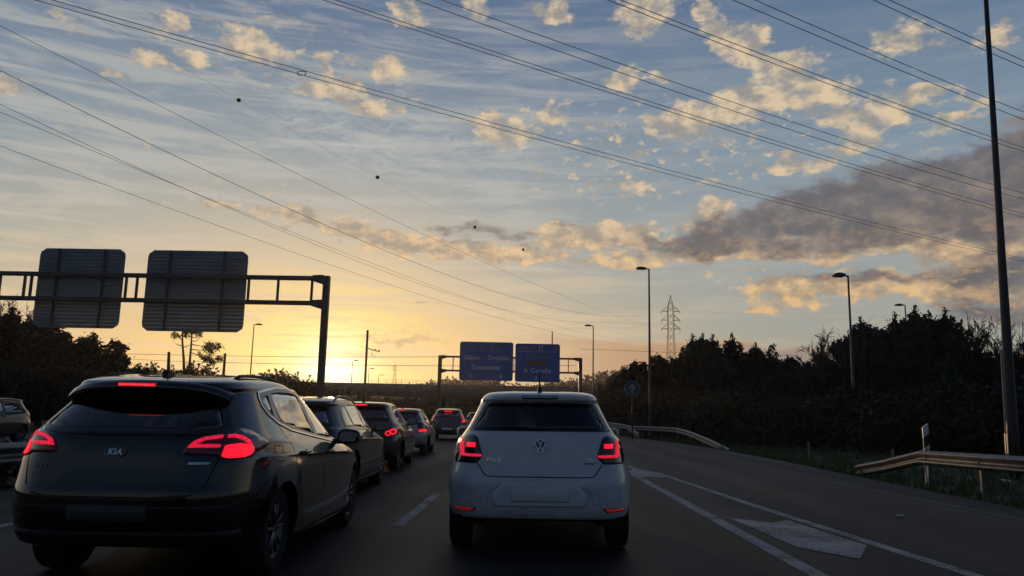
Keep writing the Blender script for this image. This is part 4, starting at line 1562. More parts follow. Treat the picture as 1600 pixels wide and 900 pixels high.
def round_sign():
    Y = 45.0
    c = at(988, 607, Y=Y)
    zg = ground_z(c.x, c.y) - .2
    o = thing('arrow_sign', 'round blue sign with white up arrow on a thin post', 'sign', (c.x, c.y, zg))
    H = c.z - zg
    MB().tube([(0, .05, 0), (0, .05, H + .2)], .035, 8).build('post', DARKST, o, True)
    R = .44
    MB().lathe([(.001, .0), (R, 0), (R, -.02), (R * .93, -.02), (.001, -.02)], 40, 'y', (0, .02, H)).build('disc', BLUE2, o)
    MB().lathe([(R * .93, -.004), (R * 1.0, -.004), (R * 1.0, .002), (R * .93, .002)], 40, 'y', (0, -.002, H)).build('rim', SIGNF, o)
    ar = [(-.045, -.30), (.045, -.30), (.045, .06), (.16, -.06), (.19, .04), (0, .29), (-.19, .04), (-.16, -.06), (-.045, .06)]
    MB().prism([(x, H + z) for x, z in ar], lambda x, z, d: Vector((x, d, z)), -.012, -.002).build('arrow', mat('dim sign white', (.34, .40, .46), .5), o)


round_sign()


def scrap(name, label, c, size, seed):
    rng = np.random.default_rng(seed)
    n = 7
    V, Fc = [], []
    for j in range(n):
        for i in range(n):
            x, y = (i / (n - 1) - .5) * size[0], (j / (n - 1) - .5) * size[1]
            V.append((x + rng.normal(0, .008), y + rng.normal(0, .008), .008 + abs(rng.normal(0, .008)) + .014 * (sin(i * 1.3 + j) ** 2)))
    Fc = [(j * n + i, j * n + i + 1, (j + 1) * n + i + 1, (j + 1) * n + i) for j in range(n - 1) for i in range(n - 1)]
    o = mesh(name, V, Fc, PLASTW)
    o.location = c
    o.rotation_euler = (0, 0, .7)
    return tag(o, label, 'litter')


scrap('paper_scrap', 'crumpled pale paper scrap lying on the slip lane', (4.88, 10.85, .004), (.11, .08), 2)
scrap('paper_scrap', 'thin pale litter in the grass beside the marker post', (7.75, 16.6, -.09), (.42, .14), 3)


def stakes():
    for i, (px, py0, py1, Y, lab) in enumerate(((1395, 702, 718, 22.5, 'thin pale stake in the grass left of the near guard rail'), (1263, 690, 702, 29, 'small pale stake in the grass between the two guard rails'))):
        a = at(px, py0, Y=Y)
        zg = ground_z(a.x, a.y) - .1
        o = MB().box((a.x, a.y, (a.z + zg) / 2), (.06, .03, a.z - zg), bev=.008).build('marker_stake', mat('grey stake', (.25, .26, .27), .6))
        tag(o, lab, 'stake')


stakes()

# ------------------------------------------------------------------ cars
GLASSES = {}


def glass(name, tint, boost=0.0):
    if name in GLASSES:
        return GLASSES[name]
    m = bpy.data.materials.new(name)
    m.use_nodes = True
    t = m.node_tree
    t.nodes.clear()
    q = G(t)
    fr = q.n('ShaderNodeFresnel')
    fr.inputs[0].default_value = 1.52
    tr = q.n('ShaderNodeBsdfTransparent')
    tr.inputs[0].default_value = (*tint, 1)
    gl = q.n('ShaderNodeBsdfGlossy')
    gl.inputs[0].default_value = (.95, .95, .95, 1)
    gl.inputs[1].default_value = 0.02
    mx = q.n('ShaderNodeMixShader')
    q.set(mx.inputs[0], q.math('ADD', q.math('MULTIPLY', fr.outputs[0], 1.5), boost, clamp=True))
    t.links.new(tr.outputs[0], mx.inputs[1])
    t.links.new(gl.outputs[0], mx.inputs[2])
    o = q.n('ShaderNodeOutputMaterial')
    t.links.new(mx.outputs[0], o.inputs[0])
    GLASSES[name] = m
    return m


def carpaint(name, c, metal=0.0, rough=0.35, coat=1.0, dirt=0.0):
    if name in MATS:
        return MATS[name]
    m = mat(name, c, rough, metal, coat)
    if dirt:
        t = m.node_tree
        q = G(t)
        b = t.nodes['Principled BSDF']
        tco = q.n('ShaderNodeTexCoord').outputs['Object']
        s = q.n('ShaderNodeSeparateXYZ')
        q.set(s.inputs[0], tco)
        f = q.noise(tco, 5.0, 6.0, 0.65)
        h = q.step(s.outputs[2], 0.95, 0.2)
        d = q.math('MULTIPLY', q.math('ADD', q.math('MULTIPLY', h, 0.75), 0.15), q.step(f, 0.35, 0.75), clamp=True)
        d = q.math('MULTIPLY', d, dirt)
        t.links.new(q.mix(d, (*c, 1), (0.10, 0.09, 0.075, 1)), b.inputs['Base Color'])
        t.links.new(q.math('ADD', q.math('MULTIPLY', d, 0.4), rough), b.inputs['Roughness'])
        t.links.new(q.math('SUBTRACT', coat, q.math('MULTIPLY', d, 0.6)), b.inputs['Coat Weight'])
    return m


TYRE = mat('tyre rubber', (0.014, 0.014, 0.014), 0.85)
RIM = mat('alloy', (0.14, 0.14, 0.145), 0.4, 0.85)
CHROME = mat('chrome', (0.75, 0.75, 0.76), 0.12, 1.0)
MIRG = mat('mirror glass', (.22, .23, .24), 0.08, 1.0)
SEAL = mat('window seal', (0.008, 0.008, 0.009), 0.25, coat=0.4)
GAP = mat('panel gap', (0.004, 0.004, 0.004), 0.9)
SEATM = mat('seat cloth', (0.022, 0.022, 0.024), 0.9)
SEATL = mat('seat cloth grey', (0.06, 0.058, 0.056), 0.9)
LAMPD = mat('lamp housing', (0.20, 0.014, 0.020), 0.15, coat=1.0)
LAMPK = mat('smoked lamp', (0.018, 0.006, 0.007), 0.12, coat=1.0)
BRAKE = mat('lit brake lamp', (0.05, 0.003, 0.004), 0.4, emit=(1.0, 0.010, 0.030), estr=1.0)
BRAKE2 = mat('lit tail lamp', (0.05, 0.004, 0.006), 0.4, emit=(1.0, 0.014, 0.060), estr=0.62)


def lens_texture(m, lo, hi):
    """moulded prism pattern of a lamp lens: uneven brightness"""
    t = m.node_tree
    q = G(t)
    co = q.n('ShaderNodeTexCoord').outputs['Object']
    vo = q.n('ShaderNodeTexVoronoi')
    q.set(vo.inputs['Vector'], co)
    vo.inputs['Scale'].default_value = 85
    f = q.math('ADD', q.math('MULTIPLY', vo.outputs['Distance'], 0.8), q.math('MULTIPLY', q.noise(co, 14.0, 3.0), 0.6))
    t.links.new(q.step(f, 0.35, 0.95, lo, hi), t.nodes['Principled BSDF'].inputs['Emission Strength'])


lens_texture(BRAKE, 0.62, 1.5)
lens_texture(BRAKE2, 0.5, 0.85)
REDREF = mat('red reflector with added glow', (0.42, 0.035, 0.04), 0.3, coat=0.5, emit=(1, .05, .06), estr=0.10)  # unlit reflector given a faint glow of its own
PLATE = mat('number plate', (0.74, 0.80, 0.79), 0.4)
HEADL = mat('head lamp', (0.5, 0.52, 0.55), 0.1, 0.3, coat=1.0)


def catmull(rows, m):
    R = np.array(rows, float)
    out = []
    n = len(R)
    for i in range(n - 1):
        p0, p1, p2, p3 = R[max(0, i - 1)], R[i], R[i + 1], R[min(n - 1, i + 2)]
        for k in range(m):
            t = k / m
            # monotone-limited tangents keep creases from overshooting
            d0, d1, d2 = p1 - p0, p2 - p1, p3 - p2
            t1 = np.where(d0 * d1 > 0, 2 * d0 * d1 / (d0 + d1 + 1e-12 * np.sign(d1 + 1e-30)), 0) if i > 0 else d1
            t2 = np.where(d1 * d2 > 0, 2 * d1 * d2 / (d1 + d2 + 1e-12 * np.sign(d1 + 1e-30)), 0) if i < n - 2 else d1
            out.append(p1 * (2 * t ** 3 - 3 * t ** 2 + 1) + t1 * (t ** 3 - 2 * t ** 2 + t) + p2 * (-2 * t ** 3 + 3 * t ** 2) + t2 * (t ** 3 - t ** 2))
    out.append(R[-1])
    return out


def outline(w, yr, yf, nr, nf, M):
    """plan outline, rear centre -> right -> front -> left; M points a quarter"""
    yc, a = (yr + yf) / 2, max(.01, (yf - yr) / 2)

    def quarter(n):
        th = np.linspace(0, pi / 2, 400)
        x = w * np.sin(th) ** (2 / n)
        y = a * np.cos(th) ** (2 / n)
        s = np.concatenate([[0], np.cumsum(np.hypot(np.diff(x), np.diff(y)))])
        q = np.linspace(0, s[-1], M + 1)
        return np.interp(q, s, x), np.interp(q, s, y)
    xr, yr_ = quarter(nr)
    xf, yf_ = quarter(nf)
    right = [(x, yc - y) for x, y in zip(xr, yr_)] + [(x, yc + y) for x, y in list(zip(xf, yf_))[::-1][1:]]
    left = [(-x, y) for x, y in right[1:-1]][::-1]
    return right + left


def inside(poly, X, Y):
    P = np.asarray(poly)
    r = np.zeros(len(X), bool)
    j = len(P) - 1
    for i in range(len(P)):
        xi, yi, xj, yj = P[i][0], P[i][1], P[j][0], P[j][1]
        c = ((yi > Y) != (yj > Y)) & (X < (xj - xi) * (Y - yi) / (yj - yi + 1e-15) + xi)
        r ^= c
        j = i
    return r


def offset_poly(pts, d):
    """grow (d > 0) or shrink a polygon"""
    A = sum(pts[i - 1][0] * pts[i][1] - pts[i][0] * pts[i - 1][1] for i in range(len(pts)))
    s = 1 if A > 0 else -1
    out = []
    n = len(pts)
    for i in range(n):
        p = Vector(pts[i])
        a = (p - Vector(pts[i - 1]))
        b = (Vector(pts[(i + 1) % n]) - p)
        if a.length < 1e-9 or b.length < 1e-9:
            out.append(tuple(p))
            continue
        a.normalize()
        b.normalize()
        n1, n2 = Vector((a.y, -a.x)) * s, Vector((b.y, -b.x)) * s
        nn = n1 + n2
        if nn.length < 1e-6:
            nn = n1
        nn.normalize()
        out.append(tuple(p + nn * d / max(.45, nn.dot(n1))))
    return out


class Car:
    def __init__(self, rows, M=44, m=4):
        self.lv = catmull(rows, m)
        self.M = M
        V = []
        for (w, yr, zr, zs, yf, zf, nr, nf) in self.lv:
            for (x, y) in outline(w, yr, yf, nr, nf, M):
                t = (y - yr) / (yf - yr + 1e-9)
                # rear height -> flank height -> front height
                z = zr * (1 - t) * (1 - 2 * t) + zs * 4 * t * (1 - t) + zf * t * (2 * t - 1)
                V.append((x, y, z))
        self.V = np.array(V)
        N = 4 * M
        self.N = N
        K = len(self.lv)
        self.F = [(i * N + k, i * N + (k + 1) % N, (i + 1) * N + (k + 1) % N, (i + 1) * N + k) for i in range(K - 1) for k in range(N)]
        self.F.append(tuple(range(N))[::-1])
        self.bvh = BVHTree.FromPolygons([tuple(v) for v in self.V], self.F)

    def hit(self, O, P):
        d = (P - O).normalized()
        r = self.bvh.ray_cast(O, d)
        return (r[0], r[1] if r[1].dot(d) < 0 else -r[1]) if r[0] is not None else (None, None)

    def caster(self, how):
        """how: ('rear',) | ('side',) | ('front',) | ('from', eye, plane y)"""
        if how[0] == 'rear':
            return lambda a, b: (Vector((a, -3, b)), Vector((a, 0, b)))
        if how[0] == 'front':
            return lambda a, b: (Vector((a, 9, b)), Vector((a, 0, b)))
        if how[0] == 'side':
            return lambda a, b: (Vector((4, a, b)), Vector((0, a, b)))
        if how[0] == 'top':
            return lambda a, b: (Vector((a, b, 4)), Vector((a, b, 0)))
        if how[0] == 'skew':                              # from behind and to the right, turned by an angle
            an = how[1]
            c, s = cos(an), sin(an)
            return lambda a, b: (Vector((a * c + 4 * s, a * s - 4 * c, b)), Vector((a * c, a * s, b)))
        if how[0] == 'from':
            return lambda a, b: (Vector(how[1]), Vector((a, how[2], b)))
        if how[0] == 'fromx':
            return lambda a, b: (Vector(how[1]), Vector((how[2], a, b)))

    def patch(self, how, pts, off=.004, sp=.04, holes=(), thick=.01):
        """a panel lying on the body: outline pts (2-D) thrown on to the surface"""
        cast = self.caster(how)

        def dense(poly):
            out = []
            for i in range(len(poly)):
                a, b = Vector(poly[i][:2]), Vector(poly[(i + 1) % len(poly)][:2])
                k = max(1, int((b - a).length / sp))
                out += [a.lerp(b, j / k) for j in range(k)]
            return out
        loops = [dense(pts)] + [dense(h) for h in holes]
        verts, edges = [], []
        for lp in loops:
            k = len(verts)
            verts += lp
            edges += [(k + i, k + (i + 1) % len(lp)) for i in range(len(lp))]
        P = np.array([[v.x, v.y] for v in loops[0]])
        x0, y0 = P.min(0)
        x1, y1 = P.max(0)
        gx, gy = np.meshgrid(np.arange(x0 + sp * .5, x1, sp), np.arange(y0 + sp * .5, y1, sp))
        gx, gy = gx.ravel(), gy.ravel()
        if len(gx):
            ok = inside(offset_poly([tuple(v) for v in loops[0]], -sp * .35), gx, gy)
            for h in holes:
                ok &= ~inside(offset_poly(h, sp * .35), gx, gy)
            verts += [Vector((a, b)) for a, b in zip(gx[ok], gy[ok])]
        ov, oe, of, _, _, _ = delaunay_2d_cdt(verts, edges, [], 0, 1e-5)
        cx = np.array([[sum(ov[i].x for i in f) / len(f), sum(ov[i].y for i in f) / len(f)] for f in of])
        ok = inside([tuple(v) for v in loops[0]], cx[:, 0], cx[:, 1])
        for lp in loops[1:]:
            ok &= ~inside([tuple(v) for v in lp], cx[:, 0], cx[:, 1])
        W, Nn, good = [], [], []
        for v in ov:
            O, Q = cast(v.x, v.y)
            h, n = self.hit(O, Q)
            good.append(h is not None)
            W.append((h + n * off) if h is not None else Vector((0, 0, 0)))
            Nn.append(n if h is not None else Vector((0, 0, 1)))
        Fc = []
        for f, k in zip(of, ok):
            if not k or not all(good[i] for i in f):
                continue
            a, b, c = (W[i] for i in f[:3])
            nn = (b - a).cross(c - a)
            Fc.append(tuple(f) if nn.dot(Nn[f[0]]) > 0 else tuple(f[::-1]))
        used = sorted({i for f in Fc for i in f})
        mp = {o: i for i, o in enumerate(used)}
        V = [W[i] for i in used]
        Nu = [Nn[i] for i in used]
        Fc = [tuple(mp[i] for i in f) for f in Fc]
        if thick:
            cnt = {}
            for f in Fc:
                for i in range(len(f)):
                    e = (f[i], f[(i + 1) % len(f)])
                    cnt[e] = 1
            rim = [e for e in cnt if (e[1], e[0]) not in cnt]
            low = {}
            for e in rim:
                for i in e:
                    if i not in low:
                        low[i] = len(V)
                        V.append(V[i] - Nu[i] * thick)
            for a, b in rim:
                Fc.append((b, a, low[a], low[b]))
        return V, Fc

    def line(self, how, path, w=.006, off=.002, sp=.05):
        """a thin groove or trim strip along a polyline on the body"""
        pts = []
        for a, b in zip(path[:-1], path[1:]):
            a, b = Vector(a), Vector(b)
            k = max(1, int((b - a).length / sp))
            pts += [a.lerp(b, j / k) for j in range(k)]
        pts.append(Vector(path[-1]))
        cast = self.caster(how)
        H = []
        for p in pts:
            h, n = self.hit(*cast(p.x, p.y))
            if h is not None:
                H.append((h, n))
        V, Fc = [], []
        for i, (h, n) in enumerate(H):
            a, b = H[max(0, i - 1)][0], H[min(len(H) - 1, i + 1)][0]
            t = (b - a)
            if t.length < 1e-7:
                t = Vector((0, 0, 1))
            s = t.normalized().cross(n).normalized() * (w / 2)
            V += [h + n * off - s, h + n * off + s]
            if i:
                k = 2 * i
                Fc.append((k - 2, k, k + 1, k - 1))
        return V, Fc


def flip(VF):
    V, Fc = VF
    return [Vector((-v[0], v[1], v[2])) for v in V], [tuple(f[::-1]) for f in Fc]


def both(VF):
    return (VF, flip(VF))


def wheel(parent, x, y, r, w, rimr, spokes=5, flipx=False, rim_m=None):
    s = -1 if flipx else 1
    t = MB().lathe([(rimr * .96, -w * .42 * s), (r * .93, -w * .5 * s), (r * .985, -w * .44 * s), (r, -w * .3 * s), (r, w * .3 * s), (r * .985, w * .44 * s), (r * .93, w * .5 * s), (rimr * .96, w * .42 * s)], 40, 'x', (x, y, r))
    if flipx:
        t.f = [f[::-1] for f in t.f]
    wo_ = t.build('wheel', TYRE, parent, True)
    k = MB()
    k.lathe([(rimr, w * .43 * s), (rimr * .93, w * .40 * s), (rimr * .90, w * .10 * s), (rimr * .2, w * .02 * s), (.001, w * .02 * s)], 40, 'x', (x, y, r))
    for i in range(spokes):
        for d in (-.16, .16):
            an = 2 * pi * i / spokes + d + .3
            ca, sa = cos(an), sin(an)
            p0 = Vector((x + w * .36 * s, y + ca * rimr * .16, r + sa * rimr * .16))
            p1 = Vector((x + w * .40 * s, y + cos(an + d * .5) * rimr * .92, r + sin(an + d * .5) * rimr * .92))
            k.tube([p0, p1], [rimr * .085, rimr * .06], 6)
    k.lathe([(.001, w * .42 * s), (rimr * .14, w * .41 * s), (rimr * .18, w * .34 * s), (rimr * .18, .0)], 20, 'x', (x, y, r))
    k.build('rim', rim_m or RIM, wo_, True)
    return wo_


def seat(parent, x, y, z, m, rear=False):
    V, Fc = [], []
    mb = MB().box((x, y + .22, z + .12), (.50, .52, .18), bev=.05)
    rot = Matrix.Rotation(radians(-16), 3, 'X')
    mb.box((x, y - .08, z + .45), (.48, .14, .66), rot=Matrix.Rotation(radians(14), 3, 'X'), bev=.05)
    so = mb.build('seat', m, parent)
    autosmooth(so, 50)
    h = MB().box((x, y - .19, z + .86), (.27, .10, .17), rot=Matrix.Rotation(radians(10), 3, 'X'), bev=.04)
    for d in (-.06, .06):
        h.tube([(x + d, y - .17, z + .72), (x + d, y - .18, z + .82)], .008, 6)
    autosmooth(h.build('headrest', m, so), 50)


def mirror(car, parent, y, z, s, paint):
    p = None
    h, n = car.hit(Vector((4 * s, y, z)), Vector((0, y, z)))
    x = h.x
    mb = MB()
    # rounded shell: superellipsoid
    V, Fc = [], []
    nu, nv = 20, 10
    for j in range(nv + 1):
        ph = -pi / 2 + pi * j / nv
        for i in range(nu):
            th = 2 * pi * i / nu
            e = lambda c, q: math.copysign(abs(c) ** q, c)
            ex = e(cos(ph), .6) * e(cos(th), .7) * .115
            ey = e(cos(ph), .6) * e(sin(th), .7) * .075
            ez = e(sin(ph), .7) * .075
            ey *= 1 if ey > 0 else .55
            ex *= 1.0
            V.append((x + s * .17 + ex, y + .10 + ey - .05 * (s * ex) / .115 * 0, z + .02 + ez * (1 + .12 * s * ex / .115 * -1)))
    for j in range(nv):
        for i in range(nu):
            Fc.append((j * nu + i, j * nu + (i + 1) % nu, (j + 1) * nu + (i + 1) % nu, (j + 1) * nu + i))
    mb.add(V, Fc)
    o = mb.build('mirror', paint, parent, True)
    g2 = MB().prism(rounded([(-.085, -.045), (.08, -.05), (.085, .04), (-.08, .05)], .03, 4), lambda a, b, d: Vector((x + s * (.17 + a), y + .052 + d, z + .02 + b)), -.004, .004)
    g2.build('mirror_glass', MIRG, o)
    MB().tube([(x - s * .02, y + .1, z - .03), (x + s * .09, y + .1, z - .03)], .025, 8).build('mirror_arm', BLACKP, o, True)
    return o


def build_car(name, label, rows, spec, loc, rz=0.0, group='cars queuing on the motorway'):
    """rows: body levels from sill to roof (half-width, rear y, rear z, flank z, front y, front z, rear and front corner fullness); y runs forward from the rear bumper"""
    S = spec
    car = Car(rows, S.get('M', 40), S.get('m', 4))
    root = thing(name, label, 'car', loc, rz, group)
    paint = S['paint']
    V, F = car.V, car.F
    Fa = np.array([f for f in F[:-1]])
    Cn = V[Fa].mean(1)
    e1, e2 = V[Fa[:, 2]] - V[Fa[:, 0]], V[Fa[:, 3]] - V[Fa[:, 1]]
    Nm = np.cross(e1, e2)
    Nm /= np.linalg.norm(Nm, axis=1)[:, None] + 1e-12
    keep = np.ones(len(Fa), bool)
    L = rows[4][4]
    R, HX = S['wheel_r'], S['half']
    grow = S.get('hole', .018)
    for poly in S['side_glass']:
        q = inside(offset_poly(poly, grow), Cn[:, 1], Cn[:, 2])
        keep &= ~(q & (np.abs(Cn[:, 0]) > HX * .45) & (np.abs(Nm[:, 0]) > .35))
    rpane = S.get('rear_pane') or offset_poly(S['rear_glass'], -.035)
    q = inside(offset_poly(rpane, .014), Cn[:, 0], Cn[:, 2])
    keep &= ~(q & (Cn[:, 1] < L * .45) & (Nm[:, 1] < -.3))
    q = inside(offset_poly(S['front_glass'], -.022), Cn[:, 0], Cn[:, 2])
    keep &= ~(q & (Cn[:, 1] > L * .4) & (Nm[:, 1] > .15))
    V = V.copy()
    ar = R * 1.13
    for wy in S['wheel_y']:
        d = np.hypot(Cn[:, 1] - wy, Cn[:, 2] - R)
        keep &= ~((d < ar) & (np.abs(Cn[:, 0]) > HX * .55) & (Cn[:, 2] < R * 2.4))
    body_f = Fa[keep]
    # pull the arch edge on to its circle
    edge_v = {}
    for f in body_f:
        for a, b in zip(f, np.roll(f, -1)):
            k2 = (min(a, b), max(a, b))
            edge_v[k2] = edge_v.get(k2, 0) + 1
    bv = {v for e, c in edge_v.items() if c == 1 for v in e}
    for v in bv:
        x, y, z = V[v]
        for wy in S['wheel_y']:
            d = hypot(y - wy, z - R)
            if abs(x) > HX * .5 and z < R * 2.3 and abs(d - ar) < .075 and z > rows[0][3] + .02:
                V[v] = (x, wy + (y - wy) * ar / d, R + (z - R) * ar / d)
    cz = V[body_f].mean(1)
    fm = (cz[:, 2] < S.get('skirt_z', .30)).astype(int)
    if 'skirt_rear' in S:
        fm |= ((cz[:, 2] < S['skirt_rear']) & (cz[:, 1] < .6)).astype(int)
    bo = mesh('body', V, [tuple(int(i) for i in f) for f in body_f] + [F[-1]], None, root, True, [paint, BLACKP], np.append(fm, 1))
    try:
        bo.data.set_sharp_from_angle(angle=radians(50))
    except Exception:
        pass
    # wheel housings
    for wy in S['wheel_y']:
        for s in (-1, 1):
            mb = MB()
            n = 14
            Vv = []
            for xx in (HX - .11, HX - .36):
                for k in range(n + 1):
                    an = -.25 + (pi + .5) * k / n
                    Vv.append((s * xx, wy + ar * .995 * cos(an), R + ar * .995 * sin(an)))
            Ff = [(k, k + 1, n + 2 + k, n + 1 + k) for k in range(n)] + [tuple(range(n + 1, 2 * n + 2))]
            mb.add(Vv, Ff).build('wheel_housing', BLACKP, root)
            wheel(root, s * (HX - .145), wy, R, S.get('tyre_w', .205), R * .66, S.get('spokes', 5), s < 0, S.get('rim'))
    # glazing
    gm, gr, gf = S['glass_side'], S['glass_rear'], S.get('glass_front') or glass('windscreen', (.55, .58, .56))
    for s in (1, -1):
        sw = (lambda q: q) if s > 0 else flip
        band = S.get('side_band')
        if band:
            V2, F2 = sw(car.patch(('side',), band, .005, .03, [rounded(p, .02, 2) for p in S['side_glass']]))
            mesh('window_surround', V2, F2, S.get('surround_m', SEAL), root, False)
        for p in S['side_glass']:
            V2, F2 = sw(car.patch(('side',), rounded(p, .02, 2), .003, .045, thick=.004))
            mesh('side_window', V2, F2, gm, root, True)
        if S.get('chrome_line'):
            V2, F2 = sw(car.line(('side',), S['chrome_line'] + [S['chrome_line'][0]], S.get('chrome_w', .016), .008))
            mesh('window_trim', V2, F2, CHROME, root, True)
        for ln in S.get('door_lines', ()):
            V2, F2 = sw(car.line(('side',), ln, .007, .0015))
            mesh('door_gap', V2, F2, GAP, root)
        for hy, hz in S.get('handles', ()):
            h, n = car.hit(Vector((4, hy, hz)), Vector((0, hy, hz)))
            MB().tube([(s * (h.x - .01), hy - .10, hz), (s * (h.x + .028), hy - .075, hz + .003), (s * (h.x + .028), hy + .075, hz + .006), (s * (h.x - .01), hy + .10, hz + .008)], .013, 8).build('door_handle', S.get('handle_m', paint), root, True)
        for ln in S.get('trims', ()):
            V2, F2 = sw(car.line(('side',), ln[0], ln[1], .004))
            mesh('side_trim', V2, F2, ln[2], root, True)
        mirror(car, root, S['mirror'][0], S['mirror'][1], s, S.get('mirror_m', paint))
    rg = S['rear_glass']
    inner = S.get('rear_pane') or offset_poly(rg, -.035)
    V2, F2 = car.patch(('rear',), rg, .007, .028, [inner])
    mesh('rear_window_frame', V2, F2, SEAL, root, False)
    V2, F2 = car.patch(('rear',), inner, .005, .04, thick=.004)
    mesh('rear_window', V2, F2, gr, root, True)
    fg = S['front_glass']
    inner = offset_poly(fg, -.04)
    V2, F2 = car.patch(('front',), fg, .006, .04, [inner])
    mesh('windscreen_frame', V2, F2, SEAL, root, False)
    V2, F2 = car.patch(('front',), inner, .002, .06, thick=.004)
    mesh('windscreen', V2, F2, gf, root, True)
    # cabin
    zf = S.get('floor', .42)
    y0, y1 = rows[9][1] + .25, rows[9][4] - .3
    MB().box((0, (y0 + y1) / 2, zf), (HX * 1.7, y1 - y0, .05)).build('cabin_floor', SEATM, root)
    MB().box((0, y1 - .12, zf + .42), (HX * 1.66, .42, .2), bev=.06).build('dashboard', SEATM, root)
    MB().box((0, S['seat_y'][1] - .42, zf + .46), (HX * 1.35, .42, .03)).build('parcel_shelf', SEATM, root)
    for sx in (-.36, .36):
        seat(root, sx, S['seat_y'][0], zf + .05, S.get('seat_m', SEATM))
        seat(root, sx * 1.05, S['seat_y'][1], zf + .03, S.get('seat_m', SEATM))
    MB().box((0, y1 - .22, S['inner_mirror']), (.24, .03, .07), bev=.01).build('inner_mirror', BLACKP, root)
    # lamps: a housing with its lit pieces under it
    for (how, pts, r_, m_, pieces) in S['lamps']:
        for k, vf in enumerate(both(car.patch(how, rounded(pts, r_, 4), .006, .035))):
            ho = mesh('tail_lamp', vf[0], vf[1], m_, root, True)
            for (pn, pp, pr, pm, *po) in pieces:
                v2 = car.patch(how, rounded(pp, pr, 3), po[0] if po else .0095, .03, thick=.004)
                v2 = v2 if k == 0 else flip(v2)
                mesh(pn, v2[0], v2[1], pm, ho, True)
    for (nm, how, pts, r_, m_, sym, off) in S.get('panels', ()):
        vf = car.patch(how, rounded(pts, r_, 4), off, .04)
        for v2 in (both(vf) if sym else (vf,)):
            mesh(nm, v2[0], v2[1], m_, root, True)
    for (nm, how, path, w_, m_, sym, off) in S.get('lines', ()):
        vf = car.line(how, path, w_, off)
        for v2 in (both(vf) if sym else (vf,)):
            mesh(nm, v2[0], v2[1], m_, root, True)
    S['car'] = car
    return root, car


def aerial(car, root, y, h=.2, fin=True, lean=.10, x=0.0):
    p, n = car.hit(Vector((x, y, 4)), Vector((x, y, 0)))
    mb = MB().prism([(-.075, -.005), (.075, -.005), (.03, .022), (-.035, .045), (-.06, .04)], lambda a, b, d: Vector((x + d, y + a, p.z + b)), -.022, .022)
    if h:
        mb.tube([(x, y - .035, p.z + .035), (x, y - .035 - lean, p.z + h)], [.008, .005], 6)
    mb.build('aerial', BLACKP, root)


def badge(car, root, name, txt, x, z, size, m, off=.006, space=1.1, bold=.0, shear=0.0):
    h, n = car.hit(Vector((x, -3, z)), Vector((x, 0, z)))
    zx = Vector((1, 0, 0))
    zx = (zx - n * zx.dot(n)).normalized()
    zy = n.cross(zx)
    M = Matrix(((zx.x, zy.x, n.x, h.x + n.x * off), (zx.y, zy.y, n.y, h.y + n.y * off), (zx.z, zy.z, n.z, h.z + n.z * off), (0, 0, 0, 1)))
    return text_mesh(name, txt, size, m, root, M, .006, space=space, bold=bold, shear=shear), M


def on_body(M, name, polys, m, root, d0=0.0, d1=.006):
    mb = MB()
    for p in polys:
        mb.prism(p, lambda a, b, d: M @ Vector((a, b, d)), d0, d1)
    return mb.build(name, m, root)


def ring(r0, r1, n=36, sy=1.0):
    """annulus as a list of quads"""
    return [[(r0 * cos(a), r0 * sin(a) * sy), (r1 * cos(a), r1 * sin(a) * sy), (r1 * cos(b), r1 * sin(b) * sy), (r0 * cos(b), r0 * sin(b) * sy)]
            for a, b in ((2 * pi * k / n, 2 * pi * (k + 1) / n) for k in range(n))]


def stroke(path, w):
    """polyline as a list of thick quads"""
    out = []
    for a, b in zip(path[:-1], path[1:]):
        d = (Vector(b) - Vector(a)).normalized()
        s = Vector((-d.y, d.x)) * w / 2
        out.append([tuple(Vector(a) - s), tuple(Vector(b) - s), tuple(Vector(b) + s), tuple(Vector(a) + s)])
    return out


def scale_rows(rows, w, l, h):
    return [(r[0] * w, r[1] * l, r[2] * h, r[3] * h, r[4] * l, r[5] * h, r[6], r[7]) for r in rows]


def sc(poly, a, b):
    return [(p[0] * a, p[1] * b) for p in poly]


# body levels: half-width, rear y, rear z, flank z, front y, front z, rear and front fullness in plan
SMALL = [(.72, .30, .27, .19, 3.75, .20, 5, 4), (.81, .12, .285, .21, 3.88, .24, 5, 4), (.868, .035, .33, .30, 3.95, .34, 5.5, 4), (.888, .0, .44, .45, 3.97, .46, 5.5, 4), (.893, .0, .60, .58, 3.96, .56, 5.5, 4),
         (.886, .02, .69, .68, 3.93, .64, 5.5, 4), (.866, .045, .78, .76, 3.85, .72, 5.5, 4), (.836, .06, .90, .86, 3.6, .80, 5.5, 4), (.80, .08, 1.0, .93, 3.2, .88, 5.5, 4), (.755, .105, 1.06, .985, 2.9, .95, 5.5, 4.5),
         (.69, .17, 1.15, 1.10, 2.6, 1.12, 5.5, 4.5), (.615, .26, 1.28, 1.26, 2.25, 1.29, 5.5, 4.5), (.580, .295, 1.335, 1.345, 2.0, 1.38, 5.5, 4.5), (.562, .24, 1.36, 1.39, 1.9, 1.405, 5.5, 4), (.54, .235, 1.39, 1.415, 1.8, 1.42, 5.5, 4),
         (.49, .31, 1.425, 1.44, 1.7, 1.435, 4.5, 3.5), (.34, .55, 1.447, 1.457, 1.5, 1.452, 3.5, 3), (.02, .95, 1.46, 1.463, 1.1, 1.462, 2, 2)]
SMALL_SIDE = [[(.62, 1.02), (.80, 1.27), (1.36, 1.345), (1.46, 1.345), (1.44, .99), (.66, 1.0)], [(1.53, .99), (1.55, 1.345), (2.02, 1.32), (2.62, 1.02), (2.62, .985)]]
SMALL_BAND = [(.56, .97), (.56, 1.03), (.77, 1.31), (1.36, 1.38), (2.04, 1.36), (2.74, 1.0), (2.74, .955)]
